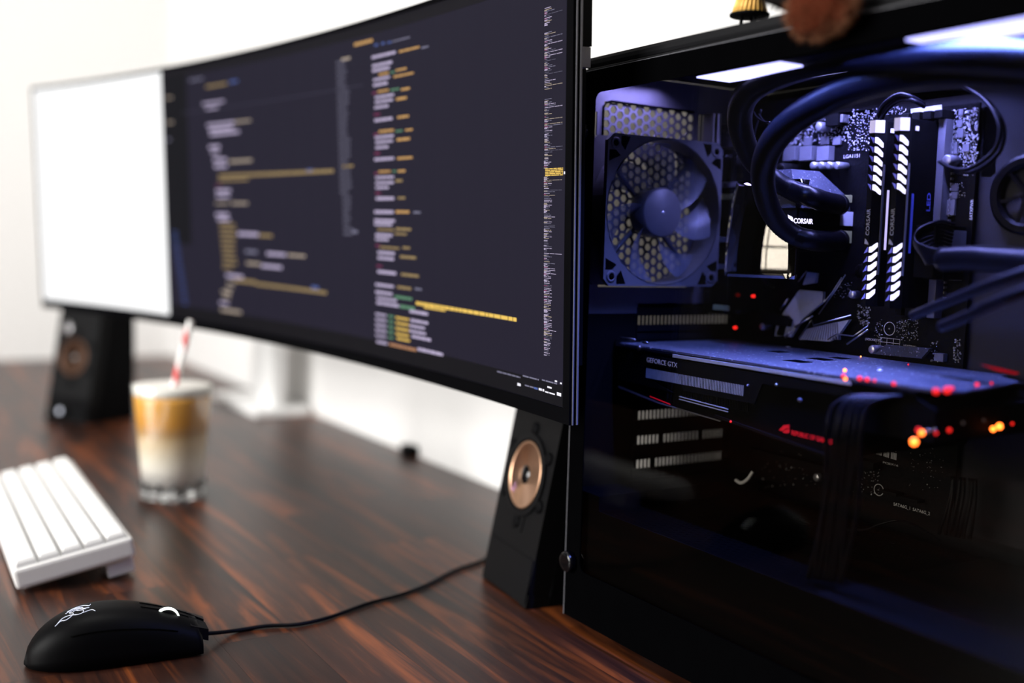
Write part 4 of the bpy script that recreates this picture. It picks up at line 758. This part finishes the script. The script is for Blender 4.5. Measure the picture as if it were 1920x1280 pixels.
B('radiator', 20, 150, CY+2, CY+30, 150, 436, 'blackm', clr)
# ================================================================ graphics card
gpu = thing('graphics_card', 'long black graphics card with speckled metal backplate and red lettering', 'graphics card', (100, -155, 214))
GXa, GXb, GE = 33, 160, -322
bpv = [(36, -6), (160, -2), (160, GE+46), (150, GE+44), (128, GE+16), (48, GE), (36, GE+10)]
MB().prism([(x, y, 236.2) for x, y in bpv], (0, 0, 1.6)).build('backplate', 'flake', gpu)
B('card_board', 33.6, 162, GE+22, -4, 233.8, 235.4, 'pcb', gpu)
MB().box(33, 33.8, -252, -78, 233.2, 235.6).build('board_edge', 'heat', gpu)
for px, py, w_, d_ in ((1460,659,14,6), (1447,635,12,5), (1352,641,22,2.2), (1497,677,20,6), (1540,673,20,6), (1575,671,14,5), (1552,651,26,2.4), (1600,655,16,2)):
    if not w_: continue
    p = at(px, py, 2, 237.9); MB().box(p.x-d_*1.1, p.x+d_*1.1, p.y-w_*.45, p.y+w_*.45, 237.8, 237.95).build('backplate_slot', 'dark', gpu)
p = [at(x, y, 2, 237.9) for x, y in ((1300,619),(1345,617),(1375,624),(1368,629),(1320,626))]; MB().prism(p, (0,0,.1)).build('polished_panel', 'silver', gpu)
for px, py in ((1640,667), (1650,695), (1478,651), (1500,642)): p = at(px, py, 2, 238); MB().lathe(p, (0,0,1), [(2.2, 0), (1.8, .8), (0, 1)], 14).build('screw', 'silver', gpu)
# shroud, lower outline steps
sp = [(-4, 232.6), (GE+24, 232.6), (GE+8, 226), (GE+8, 207), (-258, 205), (-248, 185.5), (-232, 184.8), (-140, 195), (-134, 191.5), (-62, 195), (-4, 202)]
MB().prism([(GXa+1.4, y, z) for y, z in sp], (GXb-GXa-2, 0, 0)).build('shroud', 'blackm', gpu)
MB().prism([(GXa, y, z) for y, z in ((-10, 232), (-250, 231), (-255, 226), (-175, 224.5), (-168, 209.5), (-92, 209), (-84, 224), (-46, 224.4), (-44, 214), (-80, 206), (-10, 208))], (1.5, 0, 0)).build('shroud_side_rim', 'black', gpu)
for k in range(66):
    y = -47-k*1.68; MB().box(GXa-.1, GXa+1.2, y-.42, y+.42, 213.6, 221.2).build('fin', 'heat', gpu)
dk = MB()
for k in range(44): y = -88-k*1.7; dk.box(GXa+.6, GXa+1.6, y-.4, y+.4, 203, 231)
o = dk.build('lower_fins', 'casemetal', gpu); o['kind'] = 'stuff'
for z in (201.6, 203.6): MB().prism([(GXa-.3, -88, z+.8), (GXa-.3, -142, z-1.2), (GXa-.3, -142, z-2), (GXa-.3, -88, z)], (.6, 0, 0)).build('trim_line', 'heat', gpu)
MB().prism([(GXa+1.2, -10, 202.6), (GXa+1.2, -62, 196), (GXa+1.2, -134, 192.4), (GXa+1.2, -134, 191.4), (GXa+1.2, -62, 195), (GXa+1.2, -10, 201)], (-.7, 0, 0)).build('lower_edge', 'chip', gpu)
MB().prism([(GXa+1.2, -128, 196), (GXa+1.2, -232, 186.3), (GXa+1.2, -247, 186), (GXa+1.2, -247, 184.6), (GXa+1.2, -232, 184.4), (GXa+1.2, -128, 194)], (-1.2, 0, 0)).build('lower_edge', 'casemetal', gpu)
p = at(1219, 742, 0, GXa); q = at(1257, 757, 0, GXa); MB().prism([(GXa, p.y, p.z), (GXa, q.y, q.z), (GXa, q.y, q.z-.7), (GXa, p.y, p.z-.7)], (-.3, 0, 0)).build('red_accent', 'redtext', gpu)
g0 = at(1213, 678, 0, GXa); g1 = at(1270, 689, 0, GXa); dr = Vector((0, g1.y-g0.y, g1.z-g0.z))
text('GEFORCE GTX', (GXa-.5, g0.y, g0.z), dr, UPV, 5.4, 'greyt', gpu, 'lettering', .2, .0, dr.length)
g0 = at(1484, 811, 0, GXa+.6); g1 = at(1560, 829, 0, GXa+.6); dr = Vector((0, g1.y-g0.y, g1.z-g0.z))
text('REPUBLIC OF GAMERS', (GXa+.4, g0.y, g0.z-1.2), dr, UPV, 4.2, 'redtext', gpu, 'lettering', .2, .08, dr.length)
e = [at(x, y, 0, GXa+.6) for x, y in ((1461,806),(1470,797),(1480,796),(1480,803),(1474,803),(1468,808))]; MB().prism([Vector((GXa+.6, a.y, a.z)) for a in e], (-.4,0,0)).build('eye_emblem', 'redtext', gpu)
e = [at(x, y, 0, GXa+.6) for x, y in ((1468,810),(1474,805),(1481,804),(1480,811),(1474,812))]; MB().prism([Vector((GXa+.6, a.y, a.z)) for a in e], (-.4,0,0)).build('eye_emblem', 'redtext', gpu)
for px, py, mm, r_ in ((1198, 652, 'silver', 2.6), (1403, 722, 'silver', .9), (1456, 721, 'silver', 1.1), (1500, 750, 'chip', 1.6)): p = at(px, py, 0, GXa-.2); MB().lathe(p, (-1,0,0), [(r_, 0), (r_*.7, 1), (0, 1.2)], 14).build('screw', mm, gpu)
MB().box(34, 162, -4, -3.2, 192, 240).build('mounting_bracket', 'blackm', gpu)
for p0, p1, mm in (((1164,633),(1190,637),'silver'), ((1205,641),(1215,643),'silver')): a = at(*p0, 0, 32); b = at(*p1, 0, 32); MB().tube([a, b], 1.1, 6).build('bracket_tab', mm, gpu)
# red lights of the power end
def lamp(px, py, r_, mm, y=-300, z=None, parent=None, name='red_light'):
    p = at(px, py, 2, z) if z else at(px, py, 1, y); MB().lathe(p-Vector((0, 0, 0)), (-.6, -.8, .1), [(r_, 0), (r_*.8, r_*.5), (0, r_*.7)], 14).build(name, mm, parent or gpu)
for px, py, r_, mm in ((1584,694,1.2,'redhot'), (1581,705,1.4,'red'), (1585,710,1.0,'redhot'), (1612,709,1.6,'red'), (1626,711,1.5,'red'), (1640,713,1.0,'red'), (1676,719,1.3,'red'), (1755,733,1.9,'red'), (1776,731,2.2,'red'), (1784,728,1.4,'red'), (1832,721,1.3,'red'), (1859,718,.8,'red'), (1703,683,.6,'red'), (1614,668,.6,'redhot')):
    lamp(px, py, r_, mm, z=238.6)
for px, py, r_, mm in ((1714,828,2.2,'redhot'), (1728,811,1.6,'redhot'), (1722,806,1.4,'red'), (1755,812,.9,'red'), (1780,806,1.2,'red'), (1862,804,1.6,'redhot'), (1874,799,2.0,'redhot'), (1898,794,.9,'red'), (1370,790,.8,'red')): lamp(px, py, r_, mm, y=-317 if px > 1400 else -150)
for px, py in ((1740,808), (1752,806), (1806,793), (1845,788)): lamp(px, py, 1.1, 'silver', -317, name='screw')
a = [at(x, y, 1, -312) for x, y in ((1840,683),(1880,691),(1912,699),(1905,702),(1870,695))]; MB().prism(a, (0,.8,0)).build('red_accent', 'redtext', gpu)
# ================================================================ cables
def bundle(name, label, pts, nw, spread, r, m='wire', grp=None, flat=None, nst=12):
    P = resample(spline(pts, nst), 2.5); t = thing(name, label, 'cable', tuple(P[0]), grp)
    for k in range(nw):
        off = Vector(flat)*((k-(nw-1)/2)*spread) if flat else Vector((math.cos(k*2.4), math.sin(k*2.4)*.6, math.sin(k*2.4)*.8))*spread*math.sqrt((k+.5)/nw)*2
        wob = random.Random(k).random()*6
        MB().tube([p+off*(1+.18*math.sin(i*.13+wob)) for i, p in enumerate(P)], r, 8).build('wire', m, t)
    return t
bundle('power_cable', 'blue-lit black ribbon of wires plugged into the graphics card', [xx(1725,752,60), xx(1680,744,38), xx(1635,745,26), xx(1600,762,18), xx(1588,800,14), xx(1580,860,14), xx(1572,930,14), xx(1562,1010,14), xx(1550,1090,14)], 8, 3.2, 1.7, flat=(.25, -.95, .1))
b24 = thing('power_cable', 'thick dark cable bundle fanning out below the memory sticks', 'cable', tuple(xx(1800,440,150)))
for k in range(10):
    t = k/9; P = [xx(1790-t*10, 420+t*60, 148), xx(1760-t*6, 415+t*58, 138), xx(1722-14*math.sin(math.pi*min(1,t*1.3))+t*22, 430+t*56, 124), xx(1716+t*20, 452+t*42, 118), xx(1745+t*8, 466+t*26, 116), xx(1775, 470+t*22, 116), xx(1830, 474+t*20, 112), xx(1880, 478+t*18, 108)]
    MB().tube(resample(spline(P, 8), 2.5), 1.15, 8).build('wire', 'wire', b24)
q = resample(spline([xx(1768,486,116), xx(1820,484,112), xx(1872,488,108), xx(1960,494,100), xx(2080,500,90)], 8), 4); MB().tube(q, 8.6, 16).build('cable_sleeve', 'wire', b24)
MB().box(PX-32, PX-22, -231, -214, 301, 338, 1.2).build('plug', 'blackm', b24)
for pts, lab in (([xx(1712,592,90), xx(1745,578,82), xx(1800,556,74), xx(1860,532,66), xx(1940,505,60), xx(2040,480,60)], 'upper dark cable slanting up to the right above the graphics card'), ([xx(1765,612,62), xx(1810,594,56), xx(1860,570,50), xx(1910,550,44), xx(1990,520,38), xx(2070,500,36)], 'lower dark cable slanting up to the right above the graphics card')):
    q = resample(spline(pts, 10), 3); o = MB().tube(q, 3.4, 14).build('power_cable', 'wire'); tag(o, lab, 'cable', 'slanting cables')
bundle('drive_cable', 'dim ribbed ribbon of wires at lower right behind the glass', [xx(1808,895,150), xx(1806,930,148), xx(1798,970,146), xx(1788,1010,146)], 7, 3.6, 1.4, flat=(0, -1, .1))
bundle('fan_cable', 'thin blue-lit looping cable at the upper right corner of circuit board', [xx(1768,308,150), xx(1790,320,145), xx(1820,322,140), xx(1850,305,138), xx(1872,282,138), xx(1880,250,140), xx(1870,215,145), xx(1845,185,150), xx(1800,160,152)], 2, 1.6, 1.5)
bundle('fan_cable', 'black cable dropping from the tubes onto the left memory stick', [xx(1650,222,150), xx(1655,208,145), xx(1668,192,140), xx(1690,180,138), xx(1712,184,140), xx(1732,196,150)], 3, 1.3, 1.6)
bundle('fan_cable', 'thin cable hanging behind the tube left of the cooler', [xx(1425,205,128), xx(1412,250,130), xx(1406,300,132), xx(1408,360,134), xx(1404,430,134), xx(1412,490,134), xx(1428,522,138), xx(1450,540,150)], 1, 1, 1.1)
bundle('fan_cable', 'thin wires arching inside the upper tube loop', [xx(1420,214,120), xx(1428,226,118), xx(1440,234,116), xx(1456,236,116)], 2, 2.2, .7)
o = MB().tube(spline([xx(1380,900,110), xx(1390,905,108), xx(1402,898,106), xx(1412,884,108)], 8), 1.5, 8).build('signal_cable', 'whitem'); tag(o, 'short white curled cable low inside the case', 'cable')
for k, (px, py) in enumerate(((1735, 985), (1660, 995))): pass
bundle('signal_cable', 'thin dark cable sagging below the drive sockets', [xx(1585,992,130), xx(1620,993,130), xx(1650,982,132), xx(1690,976,136), xx(1740,1000,120), xx(1760,1015,110)], 1, 1, .9)
# ================================================================ things on top of the case
TZ = 466
pl = thing('plush_toy', 'black furry plush toy lying on the PC case with brown paw hanging down', 'soft toy', (40, -270, TZ))
def blob(c, r, amp, sc_, sub=4, sq_=(1,1,1)):
    bm = bmesh.new(); bmesh.ops.create_icosphere(bm, subdivisions=sub, radius=1); vs = []
    for v in bm.verts:
        d = v.co.normalized(); k = 1+amp*noise.noise(d*sc_+Vector(c)*.01); vs.append(Vector((d.x*r[0], d.y*r[1], d.z*r[2]))*k+Vector(c))
    bm.verts.index_update(); fs = [[v.index for v in f.verts] for f in bm.faces]; bm.free(); return vs, fs
def furry(name, c, r, m, parent, nh, hl, hm, seed=1, amp=.12):
    vs, fs = blob(c, r, amp, 2.5); o = MB().add(vs, fs, 0, True).build(name, m, parent)
    rs = random.Random(seed); fb = MB()
    for _ in range(nh):
        p = vs[rs.randrange(len(vs))]; n = (p-Vector(c)); n = Vector((n.x/r[0]**2, n.y/r[1]**2, n.z/r[2]**2)).normalized()
        d = (n+Vector((rs.uniform(-.5,.5), rs.uniform(-.5,.5), rs.uniform(-.9,.1)))*.7).normalized(); L = hl*rs.uniform(.5, 1.2); s = d.orthogonal().normalized()*.17; t = d.cross(s)
        p = p+Vector((rs.uniform(-1,1), rs.uniform(-1,1), rs.uniform(-1,1)))
        fb.add([p+s, p-s*.5+t*.8, p-s*.5-t*.8, p+d*L], [(0,1,3), (1,2,3), (2,0,3)])
    f = fb.build(name.split('_')[0]+'_fur', hm, o if parent else None, normals=False); f['kind'] = 'stuff'; return o
furry('body_plush', (50, -262, TZ+46), (50, 86, 44), 'blackfur', pl, 6000, 5, 'blackfur', 2)
furry('arm_plush', (12, -232, TZ+20), (22, 50, 18), 'blackfur', pl, 2500, 5, 'blackfur', 3)
furry('paw', (-22, -262, TZ-7), (12, 24, 17), 'brown', pl, 2600, 5, 'tanfur', 4)
p = at(1407, 25, 0, 12)
p.y += 10
orn = thing('pleated_ornament', 'small golden pleated ornament on a thin black base on the case', 'ornament', (12, p.y, TZ))
cz = p.z; oy = p.y-5
MB().lathe((16, oy, cz-.8), (0,0,1), [(13, 0), (13.4, .5), (13.4, 1.6), (0, 1.8)], 32).build('base_disc', 'blackm', orn)
for k in range(3): a = 2*math.pi*k/3+.5; MB().cyl((16+6*math.cos(a), oy+6*math.sin(a), TZ-.5), (16+5*math.cos(a), oy+5*math.sin(a), cz), 1.2, 8).build('foot', 'blackm', orn)
MB().lathe((16, oy, cz+1), (0,0,1), [(11.5, 0), (9, 8), (7.4, 18), (6.5, 30), (0, 31)], 30).build('pleated_skirt', 'gold', orn)
for k in range(24): a = 2*math.pi*k/24; MB().tube([(16+11.4*math.cos(a), oy+11.4*math.sin(a), cz+1.2), (16+9*math.cos(a+.1), oy+9*math.sin(a+.1), cz+9), (16+7.4*math.cos(a), oy+7.4*math.sin(a), cz+19), (16+6.4*math.cos(a), oy+6.4*math.sin(a), cz+31)], .9, 5).build('pleat', 'gold', orn)
